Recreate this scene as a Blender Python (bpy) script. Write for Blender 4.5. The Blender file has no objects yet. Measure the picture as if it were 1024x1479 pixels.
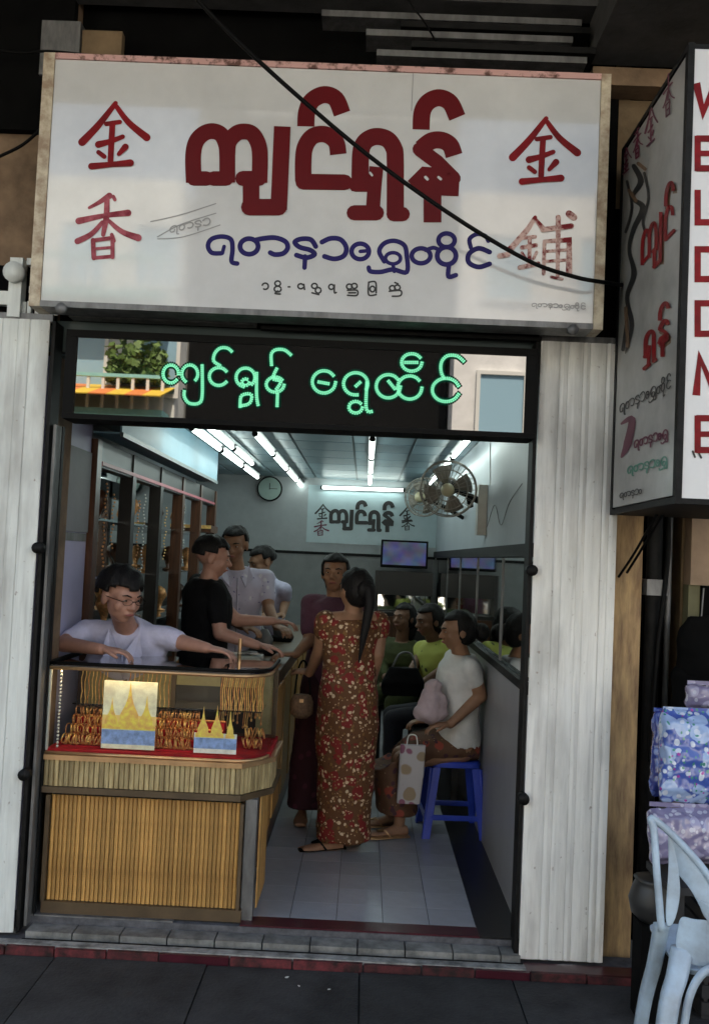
import bpy, bmesh, math, random
from mathutils import Vector, Matrix, Euler
R = math.radians
random.seed(7)
S = bpy.context.scene
C = S.collection

# ------------------------------------------------------------------ camera
F, CX, CY, VPX, VPY, ROLL = 1400.0, 512.0, 739.5, 528.0, 806.0, math.radians(2.6)
CAM = Vector((0, -4.27, 1.6))
_y = Vector((VPX-CX, -(VPY-CY), -F)).normalized()
_z = Vector((math.sin(ROLL), math.cos(ROLL), 0)); _z.z = -(_z.x*_y.x+_z.y*_y.y)/_y.z; _z.normalize()
_x = _y.cross(_z)
MW = Matrix((_x, _y, _z))                      # camera axes -> world
cd = bpy.data.cameras.new('camera'); cam = bpy.data.objects.new('camera', cd); C.objects.link(cam)
cd.sensor_fit = 'VERTICAL'; cd.sensor_height = 36; cd.lens = F/1479*36; cd.clip_end = 500; cd.clip_start = .05
cam.matrix_world = Matrix.Translation(CAM) @ MW.to_4x4()
S.camera = cam
# ------------------------------------------------------------------ light
w = bpy.data.worlds.new('World'); S.world = w; w.use_nodes = True
nt = w.node_tree; bg = nt.nodes['Background']
sk = nt.nodes.new('ShaderNodeTexSky'); sk.sky_type = 'NISHITA'; sk.sun_disc = False
SUN_EL, SUN_AZ = R(58), R(12)      # the sun stands behind the shop: its front is in the shade
sk.sun_elevation = SUN_EL; sk.sun_rotation = SUN_AZ
sk.air_density = 1.2; sk.dust_density = 2.5; sk.ozone_density = 1.0
nt.links.new(sk.outputs[0], bg.inputs[0]); bg.inputs[1].default_value = .13
sd = bpy.data.lights.new('sun', 'SUN'); sd.energy = 4.0; sd.angle = R(.5); sd.color = (1, .95, .87)
so = bpy.data.objects.new('sun', sd); C.objects.link(so)
dirv = Vector((math.sin(SUN_AZ)*math.cos(SUN_EL), math.cos(SUN_AZ)*math.cos(SUN_EL), math.sin(SUN_EL)))
so.rotation_euler = dirv.to_track_quat('Z', 'Y').to_euler(); so.location = dirv*30
S.view_settings.view_transform = 'Standard'; S.view_settings.look = 'None'
S.view_settings.exposure = 1.9; S.view_settings.gamma = 1
S.view_settings.use_white_balance = True; S.view_settings.white_balance_temperature = 7400; S.view_settings.white_balance_tint = 12
TUBE = 3.5
try:
    S.cycles.use_denoising = True; S.cycles.sample_clamp_indirect = 6; S.cycles.max_bounces = 8
    S.cycles.transparent_max_bounces = 16; S.cycles.caustics_reflective = False; S.cycles.caustics_refractive = False
except Exception: pass

# ------------------------------------------------------------------ places in the street, measured on its planes
def _ray(px, py): return MW @ Vector((px-CX, -(py-CY), -F))
def at(px, py, Y):
    d = _ray(px, py); return CAM + d*((Y-CAM.y)/d.y)
def atx(px, py, X):
    d = _ray(px, py); return CAM + d*((X-CAM.x)/d.x)
def atz(px, py, Z):
    d = _ray(px, py); return CAM + d*((Z-CAM.z)/d.z)

# ------------------------------------------------------------------ materials
def mat(name, col, rough=.6, metal=0, var=.12, vscale=6, stretch=(1,1,1), bump=0, bscale=40, spec=.5, col2=None, thr=(.35,.65),
        emit=None, es=0, coat=0, alpha=None, rnd=0, ior=None, trans=0, coords='Object'):
    m = bpy.data.materials.new(name); m.use_nodes = True
    n = m.node_tree.nodes; l = m.node_tree.links; b = n['Principled BSDF']
    b.inputs['Base Color'].default_value = (*col, 1)
    b.inputs['Roughness'].default_value = rough; b.inputs['Metallic'].default_value = metal
    b.inputs['Specular IOR Level'].default_value = spec
    if coat: b.inputs['Coat Weight'].default_value = coat; b.inputs['Coat Roughness'].default_value = .05
    if ior: b.inputs['IOR'].default_value = ior
    if trans: b.inputs['Transmission Weight'].default_value = trans
    if emit: b.inputs['Emission Color'].default_value = (*emit, 1); b.inputs['Emission Strength'].default_value = es
    tc = n.new('ShaderNodeTexCoord'); mp = n.new('ShaderNodeMapping'); l.new(tc.outputs[coords], mp.inputs[0])
    mp.inputs['Scale'].default_value = stretch
    last = None
    if var or col2:
        nz = n.new('ShaderNodeTexNoise'); nz.inputs['Scale'].default_value = vscale; nz.inputs['Detail'].default_value = 6
        nz.inputs['Roughness'].default_value = .65
        l.new(mp.outputs[0], nz.inputs['Vector'])
        cr = n.new('ShaderNodeValToRGB'); cr.color_ramp.elements[0].position = thr[0]; cr.color_ramp.elements[1].position = thr[1]
        a = col2 if col2 else tuple(max(0, c*(1-var)) for c in col); c2 = tuple(min(1, c*(1+var*.6)) for c in col)
        cr.color_ramp.elements[0].color = (*a, 1); cr.color_ramp.elements[1].color = (*c2, 1)
        l.new(nz.outputs['Fac'], cr.inputs[0]); last = cr.outputs[0]
    if rnd:
        oi = n.new('ShaderNodeObjectInfo'); mr = n.new('ShaderNodeMapRange'); mr.inputs[3].default_value = 1-rnd; mr.inputs[4].default_value = 1+rnd
        l.new(oi.outputs['Random'], mr.inputs[0]); hs = n.new('ShaderNodeHueSaturation')
        if last: l.new(last, hs.inputs['Color'])
        else: hs.inputs['Color'].default_value = (*col, 1)
        l.new(mr.outputs[0], hs.inputs['Value']); last = hs.outputs[0]
    if last: l.new(last, b.inputs['Base Color'])
    if bump:
        n2 = n.new('ShaderNodeTexNoise'); n2.inputs['Scale'].default_value = bscale; n2.inputs['Detail'].default_value = 4
        l.new(mp.outputs[0], n2.inputs['Vector'])
        bp = n.new('ShaderNodeBump'); bp.inputs['Strength'].default_value = bump; bp.inputs['Distance'].default_value = .01
        l.new(n2.outputs['Fac'], bp.inputs['Height']); l.new(bp.outputs[0], b.inputs['Normal'])
    return m
def emis(name, col, s):
    m = bpy.data.materials.new(name); m.use_nodes = True; n = m.node_tree.nodes; n.clear()
    e = n.new('ShaderNodeEmission'); e.inputs[0].default_value = (*col, 1); e.inputs[1].default_value = s
    o = n.new('ShaderNodeOutputMaterial'); m.node_tree.links.new(e.outputs[0], o.inputs[0]); return m
def glassmat(name, tint=(1,1,1), refl=1.0, rough=0.02):
    m = bpy.data.materials.new(name); m.use_nodes = True; n = m.node_tree.nodes; l = m.node_tree.links; n.clear()
    t = n.new('ShaderNodeBsdfTransparent'); t.inputs[0].default_value = (*tint, 1)
    g = n.new('ShaderNodeBsdfGlossy'); g.inputs['Roughness'].default_value = rough
    f = n.new('ShaderNodeFresnel'); f.inputs[0].default_value = 1.5
    mu = n.new('ShaderNodeMath'); mu.operation = 'MULTIPLY'; mu.inputs[1].default_value = refl; mu.use_clamp = True
    mx = n.new('ShaderNodeMixShader'); o = n.new('ShaderNodeOutputMaterial')
    l.new(f.outputs[0], mu.inputs[0]); l.new(mu.outputs[0], mx.inputs[0]); l.new(t.outputs[0], mx.inputs[1]); l.new(g.outputs[0], mx.inputs[2]); l.new(mx.outputs[0], o.inputs[0])
    return m
def floral(name, base, cols, scale=28, dark=None):
    m = bpy.data.materials.new(name); m.use_nodes = True; n = m.node_tree.nodes; l = m.node_tree.links; b = n['Principled BSDF']
    b.inputs['Roughness'].default_value = .8
    tc = n.new('ShaderNodeTexCoord')
    nz = n.new('ShaderNodeTexNoise'); nz.inputs['Scale'].default_value = 9; l.new(tc.outputs['Object'], nz.inputs['Vector'])
    ad = n.new('ShaderNodeMixRGB'); ad.blend_type = 'ADD'; ad.inputs[0].default_value = .05; l.new(tc.outputs['Object'], ad.inputs[1]); l.new(nz.outputs['Color'], ad.inputs[2])
    prev = None
    for i, (c, sc, th) in enumerate(cols):
        v = n.new('ShaderNodeTexVoronoi'); v.inputs['Scale'].default_value = scale*sc; v.feature = 'F1'
        l.new(ad.outputs[0], v.inputs['Vector'])
        r = n.new('ShaderNodeValToRGB'); r.color_ramp.elements[0].position = th; r.color_ramp.elements[0].color = (1,1,1,1)
        r.color_ramp.elements[1].position = th+.06; r.color_ramp.elements[1].color = (0,0,0,1); l.new(v.outputs['Distance'], r.inputs[0])
        sp = n.new('ShaderNodeSeparateColor'); l.new(v.outputs['Color'], sp.inputs[0])
        gt = n.new('ShaderNodeMath'); gt.operation = 'GREATER_THAN'; gt.inputs[1].default_value = .35; l.new(sp.outputs[i % 3], gt.inputs[0])
        ml = n.new('ShaderNodeMath'); ml.operation = 'MULTIPLY'; l.new(r.outputs[0], ml.inputs[0]); l.new(gt.outputs[0], ml.inputs[1])
        mx = n.new('ShaderNodeMixRGB'); l.new(ml.outputs[0], mx.inputs[0]); mx.inputs[2].default_value = (*c, 1)
        if prev: l.new(prev, mx.inputs[1])
        else: mx.inputs[1].default_value = (*base, 1)
        prev = mx.outputs[0]
    l.new(prev, b.inputs['Base Color']); return m

# ------------------------------------------------------------------ object helpers
def tag(o, label=None, cat=None, group=None, kind=None):
    if label: o['label'] = label
    if cat: o['category'] = cat
    if group: o['group'] = group
    if kind: o['kind'] = kind
    return o
def thing(name, label, cat, loc=(0,0,0), group=None, rz=0):
    o = bpy.data.objects.new(name, None); o.empty_display_size = .1; C.objects.link(o); o.location = loc; o.rotation_euler = (0,0,rz)
    return tag(o, label, cat, group)
def obj(name, bm, m, parent=None, smooth=False, loc=None, bevel=0):
    """bm in world coordinates; becomes one mesh object, child of parent"""
    if isinstance(bm, bpy.types.Mesh): me = bm
    else:
        bmesh.ops.recalc_face_normals(bm, faces=bm.faces)
        me = bpy.data.meshes.new(name); bm.to_mesh(me); bm.free()
    if m is not None:
        me.materials.clear(); me.materials.append(m)
    if smooth:
        for p in me.polygons: p.use_smooth = True
    o = bpy.data.objects.new(name, me); C.objects.link(o)
    if loc is not None: o.location = loc
    if parent is not None:
        o.parent = parent
        bpy.context.view_layer.update() if False else None
        o.matrix_parent_inverse = world(parent).inverted()
    if bevel:
        md = o.modifiers.new('bevel', 'BEVEL'); md.width = bevel; md.segments = 2; md.limit_method = 'ANGLE'
    return o
def world(o):
    m = Matrix.LocRotScale(o.location, o.rotation_euler, o.scale)
    if o.parent: return world(o.parent) @ o.matrix_parent_inverse @ m
    return m
def struct(name, bm, m, label=None, **k):
    o = obj(name, bm, m, **k); o['kind'] = 'structure'
    if label: o['label'] = label
    return o
def box(bm, x0, x1, y0, y1, z0, z1):
    v = [bm.verts.new((x, y, z)) for x in (x0, x1) for y in (y0, y1) for z in (z0, z1)]
    for f in ((0,1,3,2),(4,6,7,5),(0,4,5,1),(2,3,7,6),(0,2,6,4),(1,5,7,3)): bm.faces.new([v[i] for i in f])
    return bm
def B(*a):
    bm = bmesh.new(); 
    for t in ([a] if not isinstance(a[0], tuple) else a): box(bm, *t)
    return bm
def quad(bm, a, b, c, d):
    bm.faces.new([bm.verts.new(p) for p in (a, b, c, d)]); return bm
def frame_of(d):
    d = Vector(d).normalized(); u = Vector((0,0,1)) if abs(d.z) < .9 else Vector((1,0,0))
    a = d.cross(u).normalized(); return a, d.cross(a)
def tube(bm, pts, r, n=8, cap=True, closed=False):
    pts = [Vector(p) for p in pts]; N = len(pts); rr = r if isinstance(r, (list, tuple)) else [r]*N
    rings = []; a = None
    for i, p in enumerate(pts):
        if closed: d = pts[(i+1) % N]-pts[i-1]
        else: d = (pts[min(i+1, N-1)]-pts[max(i-1, 0)])
        if d.length < 1e-9: d = Vector((0,0,1))
        d.normalize()
        if a is None: a, _ = frame_of(d)
        a = (a-d*a.dot(d)).normalized(); b = d.cross(a)
        rings.append([bm.verts.new(p+(a*math.cos(2*math.pi*k/n)+b*math.sin(2*math.pi*k/n))*rr[i]) for k in range(n)])
    for i in range(N if closed else N-1):
        A, Bq = rings[i], rings[(i+1) % N]
        for k in range(n): bm.faces.new((A[k], A[(k+1) % n], Bq[(k+1) % n], Bq[k]))
    if cap and not closed: bm.faces.new(rings[0][::-1]); bm.faces.new(rings[-1])
    return bm
def T(pts, r, n=8, **k): return tube(bmesh.new(), pts, r, n, **k)
def ball(bm, c, r, u=12, v=8, rot=None):
    r = (r, r, r) if not hasattr(r, '__len__') else r
    M = Matrix.Translation(c) @ (rot.to_4x4() if rot is not None else Matrix.Identity(4)) @ Matrix.Diagonal((*r, 1))
    bmesh.ops.create_uvsphere(bm, u_segments=u, v_segments=v, radius=1, matrix=M); return bm
def caps(bm, a, ra, b, rb, n=12):
    """tapered capsule"""
    a, b = Vector(a), Vector(b); d = (b-a); L = d.length
    if L < 1e-6: return ball(bm, a, ra)
    d /= L; pts = []; rs = []
    for t in (-.96, -.7, -.35): pts.append(a+d*ra*t); rs.append(ra*math.sqrt(1-t*t))
    pts.append(a); rs.append(ra)
    pts.append((a+b)/2); rs.append((ra+rb)/2)
    pts.append(b); rs.append(rb)
    for t in (.35, .7, .96): pts.append(b+d*rb*t); rs.append(rb*math.sqrt(1-t*t))
    return tube(bm, pts, rs, n)
def loft(bm, secs, n=20, cap=True, power=2.0):
    """secs: (centre, half-axis vector a, half-axis vector b)"""
    rings = []
    for c, a, b in secs:
        c, a, b = Vector(c), Vector(a), Vector(b); ring = []
        for k in range(n):
            t = 2*math.pi*k/n; cs, sn = math.cos(t), math.sin(t); e = 2/power
            ring.append(bm.verts.new(c+a*math.copysign(abs(cs)**e, cs)+b*math.copysign(abs(sn)**e, sn)))
        rings.append(ring)
    for A, Bq in zip(rings, rings[1:]):
        for k in range(n): bm.faces.new((A[k], A[(k+1) % n], Bq[(k+1) % n], Bq[k]))
    if cap: bm.faces.new(rings[0][::-1]); bm.faces.new(rings[-1])
    return bm
def cyl(bm, c, axis, r, h, n=24):
    c = Vector(c); d = Vector(axis).normalized(); return tube(bm, [c-d*h/2, c+d*h/2], r, n)
def lathe(bm, c, prof, n=24):
    c = Vector(c); rings = [[bm.verts.new(c+Vector((r*math.cos(2*math.pi*k/n), r*math.sin(2*math.pi*k/n), z))) for k in range(n)] for r, z in prof]
    for A, Bq in zip(rings, rings[1:]):
        for k in range(n): bm.faces.new((A[k], A[(k+1) % n], Bq[(k+1) % n], Bq[k]))
    return bm
def remesh(bm, name, voxel, smooth=3, dec=.5, noise=0, nscale=8):
    bmesh.ops.recalc_face_normals(bm, faces=bm.faces)
    me = bpy.data.meshes.new(name+'_src'); bm.to_mesh(me); bm.free()
    o = bpy.data.objects.new(name, me); C.objects.link(o)
    m = o.modifiers.new('r', 'REMESH'); m.mode = 'VOXEL'; m.voxel_size = voxel
    if smooth: s = o.modifiers.new('s', 'SMOOTH'); s.iterations = smooth; s.factor = .5
    if noise:
        tx = bpy.data.textures.new(name, 'CLOUDS'); tx.noise_scale = 1/nscale
        dm = o.modifiers.new('d', 'DISPLACE'); dm.texture = tx; dm.strength = noise; dm.mid_level = .5; dm.texture_coords = 'LOCAL'
    if dec < 1: d = o.modifiers.new('dc', 'DECIMATE'); d.ratio = dec
    dg = bpy.context.evaluated_depsgraph_get(); ev = o.evaluated_get(dg); out = bpy.data.meshes.new_from_object(ev)
    bpy.data.objects.remove(o); bpy.data.meshes.remove(me); out.name = name
    return out
def dupe(o, parent=None, off=None, loc=None, name=None):
    c = o.copy(); C.objects.link(c); c.parent = parent; c.matrix_parent_inverse = o.matrix_parent_inverse.copy()
    if loc is not None: c.location = loc
    elif off is not None: c.location = o.location+Vector(off)
    return c
def dup_tree(o, off=(0,0,0), parent=None, label=None, top=True):
    c = o.copy(); C.objects.link(c)
    if top: c.location = o.location+Vector(off)
    c.parent = parent
    if label: c['label'] = label
    for ch in [q for q in C.objects if q.parent == o]: dup_tree(ch, parent=c, top=False)
    return c

# ------------------------------------------------------------------ lettering: strokes of paint
def crom(p, n=6, closed=False):
    P = [Vector(q) for q in p]; N = len(P)
    if N < 3: return P
    g = (lambda i: P[i % N]) if closed else (lambda i: P[max(0, min(N-1, i))])
    out = []
    for i in range(N if closed else N-1):
        a, b, c, d = g(i-1), g(i), g(i+1), g(i+2)
        for k in range(n):
            t = k/n; out.append(.5*((2*b)+(-a+c)*t+(2*a-5*b+4*c-d)*t*t+(-a+3*b-3*c+d)*t**3))
    if not closed: out.append(P[-1])
    return out
def ribbon(bm, pts, wd, fmap, smooth=True, closed=False, caps_=True, dens=6):
    P = [Vector((p[0], p[1])) for p in pts]
    if smooth and len(P) > 2: P = crom(P, dens, closed)
    N = len(P); W = wd if isinstance(wd, (list, tuple)) else [wd]
    L = []; Rr = []
    for i, p in enumerate(P):
        if closed: d0 = P[i]-P[i-1]; d1 = P[(i+1) % N]-P[i]
        else: d0 = P[i]-P[max(i-1, 0)]; d1 = P[min(i+1, N-1)]-P[i]
        if d0.length < 1e-9: d0 = d1
        if d1.length < 1e-9: d1 = d0
        d0 = d0.normalized(); d1 = d1.normalized(); d = (d0+d1)
        d = d.normalized() if d.length > 1e-6 else d0
        nn = Vector((-d.y, d.x)); k = 1/max(.5, abs(nn.dot(Vector((-d0.y, d0.x)))))
        t = i/max(1, N-1)*(len(W)-1); j = min(int(t), len(W)-2) if len(W) > 1 else 0
        hw = (W[j]*(1-(t-j))+W[j+1]*(t-j))/2 if len(W) > 1 else W[0]/2
        L.append(p+nn*hw*k); Rr.append(p-nn*hw*k)
    vl = [bm.verts.new(fmap(*q)) for q in L]; vr = [bm.verts.new(fmap(*q)) for q in Rr]
    for i in range(N if closed else N-1):
        j = (i+1) % N; bm.faces.new((vl[i], vl[j], vr[j], vr[i]))
    if caps_ and not closed:
        for e, (a, b, va, vb) in enumerate(((L[0], Rr[0], vl[0], vr[0]), (L[-1], Rr[-1], vl[-1], vr[-1]))):
            c = (a+b)/2; h = (a-c); sgn = 1 if e == 0 else -1
            arc = [va]
            for k in range(1, 6):
                t = math.pi*k/6*sgn; arc.append(bm.verts.new(fmap(c.x+h.x*math.cos(t)-h.y*math.sin(t), c.y+h.x*math.sin(t)+h.y*math.cos(t))))
            arc.append(vb)
            bm.faces.new(arc)
def lettering(name, strokes, m, parent, plane, base, step=.0004, sc=1.0, ox=0, oy=0, wmul=1, axis='Y', smooth=True):
    """strokes: (points, width[, opts]) in drawing units; plane(px,py,d) -> world"""
    bm = bmesh.new()
    for i, s in enumerate(strokes):
        o = s[2] if len(s) > 2 else {}
        d = base-step*(i % 9)
        fm = (lambda x, y, d=d: plane(ox+x*sc, oy+y*sc, d))
        wd = [q*wmul for q in s[1]] if isinstance(s[1], (list, tuple)) else s[1]*wmul
        ribbon(bm, s[0], wd, fm, smooth=o.get('s', smooth), closed=o.get('c', False), caps_=o.get('r', True))
    me = bpy.data.meshes.new(name); bm.to_mesh(me); bm.free()
    return obj(name, me, m, parent)
def circ(cx, cy, rx, ry=None, a0=0, a1=360, n=12):
    ry = ry or rx; full = a1-a0 >= 360
    k = n if full else n+1
    return [(cx+rx*math.cos(R(a0+(a1-a0)*i/n)), cy+ry*math.sin(R(a0+(a1-a0)*i/n))) for i in range(k)]
# ------------------------------------------------------------------ material library
M = {}
M['pave'] = mat('paving', (.030,.030,.031), .9, var=.65, vscale=2.6, bump=.5, bscale=60, rnd=.16)
M['pavebase'] = mat('paving_joint', (.02,.02,.02), .95, var=.4)
M['red_tile'] = mat('red_tile', (.075,.010,.013), .7, var=.9, vscale=18, rnd=.6, bump=.15)
M['maroon'] = mat('maroon_tile', (.06,.008,.016), .3, var=.3, vscale=10)
M['grout'] = mat('grout', (.10,.10,.11), .9, var=.4, vscale=20)
M['floor_tile'] = mat('floor_tile', (.36,.37,.40), .22, var=.10, vscale=5, rnd=.08)
M['sill_tile'] = mat('sill_tile', (.20,.20,.19), .6, var=.5, vscale=12, rnd=.15)
M['black_tile'] = mat('black_tile', (.006,.006,.007), .35, var=0)
M['facade'] = mat('facade_render', (.20,.135,.075), .9, var=.35, vscale=3, bump=.3)
M['tan'] = mat('tan_paint', (.48,.32,.16), .75, var=.35, vscale=9, stretch=(3,3,.5), bump=.2, col2=(.26,.16,.09))
M['brown_wall'] = mat('brown_wall', (.20,.13,.08), .9, var=.35, vscale=6, bump=.3)
M['dark'] = mat('dark_steel', (.009,.009,.009), .6, var=.5, vscale=20, spec=.2)
M['matte_black'] = mat('matte_black_finish', (.0035,.0035,.0035), .95, var=.4, spec=.1)  # matte near-black for upper walls, gaps, overhang and bundles
M['grey_metal'] = mat('grey_metal', (.18,.18,.18), .5, metal=.4, var=.4, vscale=15, stretch=(1,1,.3))
M['concrete'] = mat('concrete', (.07,.07,.07), .9, var=.35, vscale=5, bump=.3)
def shutter_mat(name, col):
    m = mat(name, col, .55, var=.10, vscale=9, stretch=(4,4,.35), bump=.12, bscale=25)
    n = m.node_tree.nodes; l = m.node_tree.links; b = n['Principled BSDF']
    src = b.inputs['Base Color'].links[0].from_socket
    g = n.new('ShaderNodeNewGeometry')
    def layer(src, scl, st, p0, p1, col, amt):
        mp = n.new('ShaderNodeMapping'); mp.inputs['Scale'].default_value = st; l.new(g.outputs['Position'], mp.inputs[0])
        nz = n.new('ShaderNodeTexNoise'); nz.inputs['Scale'].default_value = scl; nz.inputs['Detail'].default_value = 5; l.new(mp.outputs[0], nz.inputs['Vector'])
        r = n.new('ShaderNodeMapRange'); r.inputs[1].default_value = p0; r.inputs[2].default_value = p1; r.inputs[4].default_value = amt; l.new(nz.outputs['Fac'], r.inputs[0])
        mx = n.new('ShaderNodeMixRGB'); l.new(r.outputs[0], mx.inputs[0]); l.new(src, mx.inputs[1]); mx.inputs[2].default_value = (*col, 1); return mx.outputs[0]
    src = layer(src, 2.2, (2.5,1,.8), .48, .70, (.36,.35,.33), .8)
    src = layer(src, 16, (2,1,.12), .55, .75, (.34,.33,.31), .5)
    src = layer(src, 42, (1,1,.9), .66, .74, (.20,.13,.09), .6)
    l.new(src, b.inputs['Base Color']); return m
M['shutter'] = shutter_mat('shutter_paint', (.80,.79,.75))
M['shutter_l'] = shutter_mat('shutter_paint_grey', (.72,.75,.72))
M['acrylic'] = mat('sign_acrylic', (.62,.62,.615), .05, var=.10, vscale=2.2, spec=.5, ior=1.68)
M['cream'] = mat('cream_frame', (.50,.44,.33), .6, var=.35, vscale=16, col2=(.30,.21,.14))
M['rust_pink'] = mat('rusty_pink_frame', (.45,.26,.24), .7, var=.5, vscale=18, col2=(.10,.04,.03), thr=(.38,.5))
M['red_print'] = mat('red_print', (.115,.0005,.003), .5, var=.1, spec=.2)
M['red_brush'] = mat('red_brush_paint', (.22,.002,.006), .5, var=.35, vscale=14, spec=.2)
M['blue_print'] = mat('blue_print', (.014,.009,.10), .5, var=.1, spec=.2)
M['black_print'] = mat('black_print', (.02,.02,.02), .5, var=0)
M['grey_print'] = mat('grey_print', (.30,.30,.30), .5, var=0)
M['led_face'] = mat('led_panel_face', (.006,.006,.006), .012, var=0, spec=.5, ior=2.7)
M['led'] = emis('led_green', (.22,1,.62), .27)
M['led_halo'] = emis('led_painted_glow', (.0,.42,.25), .022)  # painted glow: faint green discs around the LEDs in place of bloom
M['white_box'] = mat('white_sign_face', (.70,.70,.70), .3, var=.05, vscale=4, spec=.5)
M['grey_box'] = mat('grey_sign_face', (.34,.335,.32), .3, var=.2, vscale=6, spec=.5)  # side face, darker grey than the front
M['maroon_print'] = mat('maroon_print', (.14,.02,.05), .5, var=.2)
M['brown_print'] = mat('brown_print', (.17,.10,.06), .5, var=.4, vscale=25)
M['green_print'] = mat('green_print', (.08,.26,.19), .5, var=.2)
M['rubber'] = mat('black_rubber', (.003,.003,.003), .6, var=0, spec=.12)

# ------------------------------------------------------------------ ground
pv = struct('pavement', B(-14, 14, -5.2, -.220, -.7, -.095), M['pavebase'])
slab = None; ys = [-.242, -.83, -1.42, -2.02, -2.62, -3.22, -3.82, -4.42, -5.0]
for j in range(len(ys)-1):
    xo = [.05, .32, -.18, .1, .4, 0, .2, .3][j]
    for i in range(-4, 5):
        x0 = xo+i*.62; y1, y0 = ys[j], ys[j+1]
        bm = B(x0+.003, x0+.617, y0+.003, y1-.003, -.13, -.082+random.uniform(-.003, .003))
        bmesh.ops.bevel(bm, geom=[e for e in bm.edges], offset=.004, segments=1)
        obj('slab', bm, M['pave'], pv)
struct('road', B(-60, 60, -13, -5.2, -.6, -.2), mat('asphalt', (.055,.055,.055), .9, var=.3))
struct('far_pavement', B(-60, 60, -60, -13, -.6, -.08), mat('far_paving', (.25,.24,.22), .9))
struct('ground', B(-200, 200, -200, 200, -1.2, -.72), M['pavebase'])

# the step: red tiles on the riser, a worn pale nosing, a strip of sill tiles with the shutter track
st = struct('step', B(-1.9, 1.33, -.218, .0, -.2, -.065), M['grout'])
x = -1.9; k = 0
while x < 1.3:
    wd = random.uniform(.2,.3)
    obj('red_tile', B(x+.003, x+wd-.002, -.237+random.uniform(-.002,.002), -.219, -.16, -.050-random.uniform(0, .005)), M['red_tile'] if k % 5 else M['maroon'], st); x += wd+.002; k += 1
obj('nosing', B(-1.62, .73, -.217, -.170, -.0645, -.048), mat('worn_cement', (.26,.26,.25), .8, var=.6, vscale=14), st)
obj('red_ledge', B(.731, 1.2, -.217, -.13, -.0645, -.055), M['maroon'], st)
obj('shutter_track', B(-1.37, .73, -.169, -.128, -.0645, -.060), M['rubber'], st)
x = -1.36
while x < .70:
    obj('sill_tile', B(x+.002, min(x+.196, .72), -.126, -.030, -.06, -.032), M['sill_tile'], st); x += .2

fl = struct('shop_floor', B(-1.9, .78, -.022, 6.35, -.2, -.008), M['grout'])
obj('red_border', B(-.47, .56, -.020, .085, -.0075, .0), M['maroon'], fl)
bt = obj('black_border', B(.56, .76, -.021, 6.2, -.0075, .001), M['black_tile'], fl)
tile = None
for j in range(13):
    for i in range(-12, 5):
        x0 = .56-(5-i)*.205-.0; y0 = .087+j*.205
        x0 = .56-(5-i)*.2055
        if x0 < -.75: continue
        if tile is None:
            bm = B(0, .2025, 0, .2025, -.0075, 0); bmesh.ops.bevel(bm, geom=list(bm.edges), offset=.0012, segments=1)
            tile = obj('floor_tile', bm, M['floor_tile'], fl); tile.location = (x0, y0, 0)
        else: dupe(tile, fl, loc=(x0, y0, 0))
far = bmesh.new()
for j in range(13, 30):
    for i in range(-7, 5): box(far, .56-(5-i)*.2055, .56-(5-i)*.2055+.2035, .087+j*.205, .087+j*.205+.2035, -.0075, 0)
o = obj('far_floor_tiles', far, M['floor_tile'], fl); o['kind'] = 'stuff'
obj('staff_floor', B(-1.9, -.76, -.02, 6.3, -.0075, -.001), M['grey_metal'], fl)

# ------------------------------------------------------------------ shop shell
M['lilac'] = mat('lilac_wall', (.42,.40,.58), .5, var=.08, vscale=3)
M['pale_wall'] = mat('pale_wall', (.34,.38,.41), .4, var=.08, vscale=3)
M['back_wall'] = mat('back_wall_paint', (.36,.39,.40), .5, var=.08)
M['dado'] = mat('grey_dado', (.26,.26,.27), .35, var=.1, vscale=4)
M['ceil'] = mat('ceiling_board', (.13,.20,.23), .35, var=.12, vscale=4, rnd=.2)
M['ceil_strip'] = mat('ceiling_strip', (.06,.09,.09), .4, var=.1)
M['mirror'] = mat('mirror', (.72,.75,.74), .03, metal=1, var=0)
M['teal_panel'] = mat('pale_teal_panel', (.16,.31,.39), .5, var=.06)
wl = struct('wall_left', B(-2.0, -1.9, -.05, 6.35, -.2, 2.6), M['pale_wall'])
wr = struct('wall_right', B((.76,.9,.0,6.35,-.2,1.05), (.76,.9,.0,6.35,1.66,2.6), (.79,.9,.0,6.35,1.05,1.66)), M['pale_wall'])
obj('dado', B(.74, .7595, .03, 6.2, .0, 1.03), M['dado'], wr)
obj('mirror_panel', B(.762, .789, .03, 6.2, 1.075, 1.635), M['mirror'], wr)
obj('lower_rail', B(.73, .762, .03, 6.2, 1.032, 1.072), M['dark'], wr)
obj('upper_rail', B(.73, .762, .03, 6.2, 1.638, 1.70), M['dark'], wr)
for y in (1.1, 2.3, 3.5, 4.7): obj('mirror_strip', B(.755, .763, y, y+.02, 1.0725, 1.6375), M['grey_metal'], wr)
wb = struct('wall_back', B(-2.0, .9, 6.35, 6.5, -.2, 2.6), M['back_wall'])
cl = struct('ceiling', B(-2.0, .9, .02, 6.35, 2.46, 2.6), M['ceil_strip'])
cp = None
for j in range(11):
    for i in range(6):
        x0 = -1.9+i*.445; y0 = .06+j*.57
        if cp is None: cp = obj('ceiling_panel', B(0, .425, 0, .55, 0, .009), M['ceil'], cl); cp.location = (x0, y0, 2.449)
        else: dupe(cp, cl, loc=(x0, y0, 2.449))
# lilac pier at the left, just inside the door
pr = struct('wall_pier', B(-1.9, -1.45, .02, .74, -.05, 2.44), M['lilac'])
obj('pier_tile', B(-1.4495, -1.446, .03, .73, 1.62, 1.66), M['grey_metal'], pr)
obj('pier_vent', B(-1.4495, -1.44, .30, .73, 1.665, 2.08), mat('grey_board', (.20,.20,.22), .6), pr)

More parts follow.
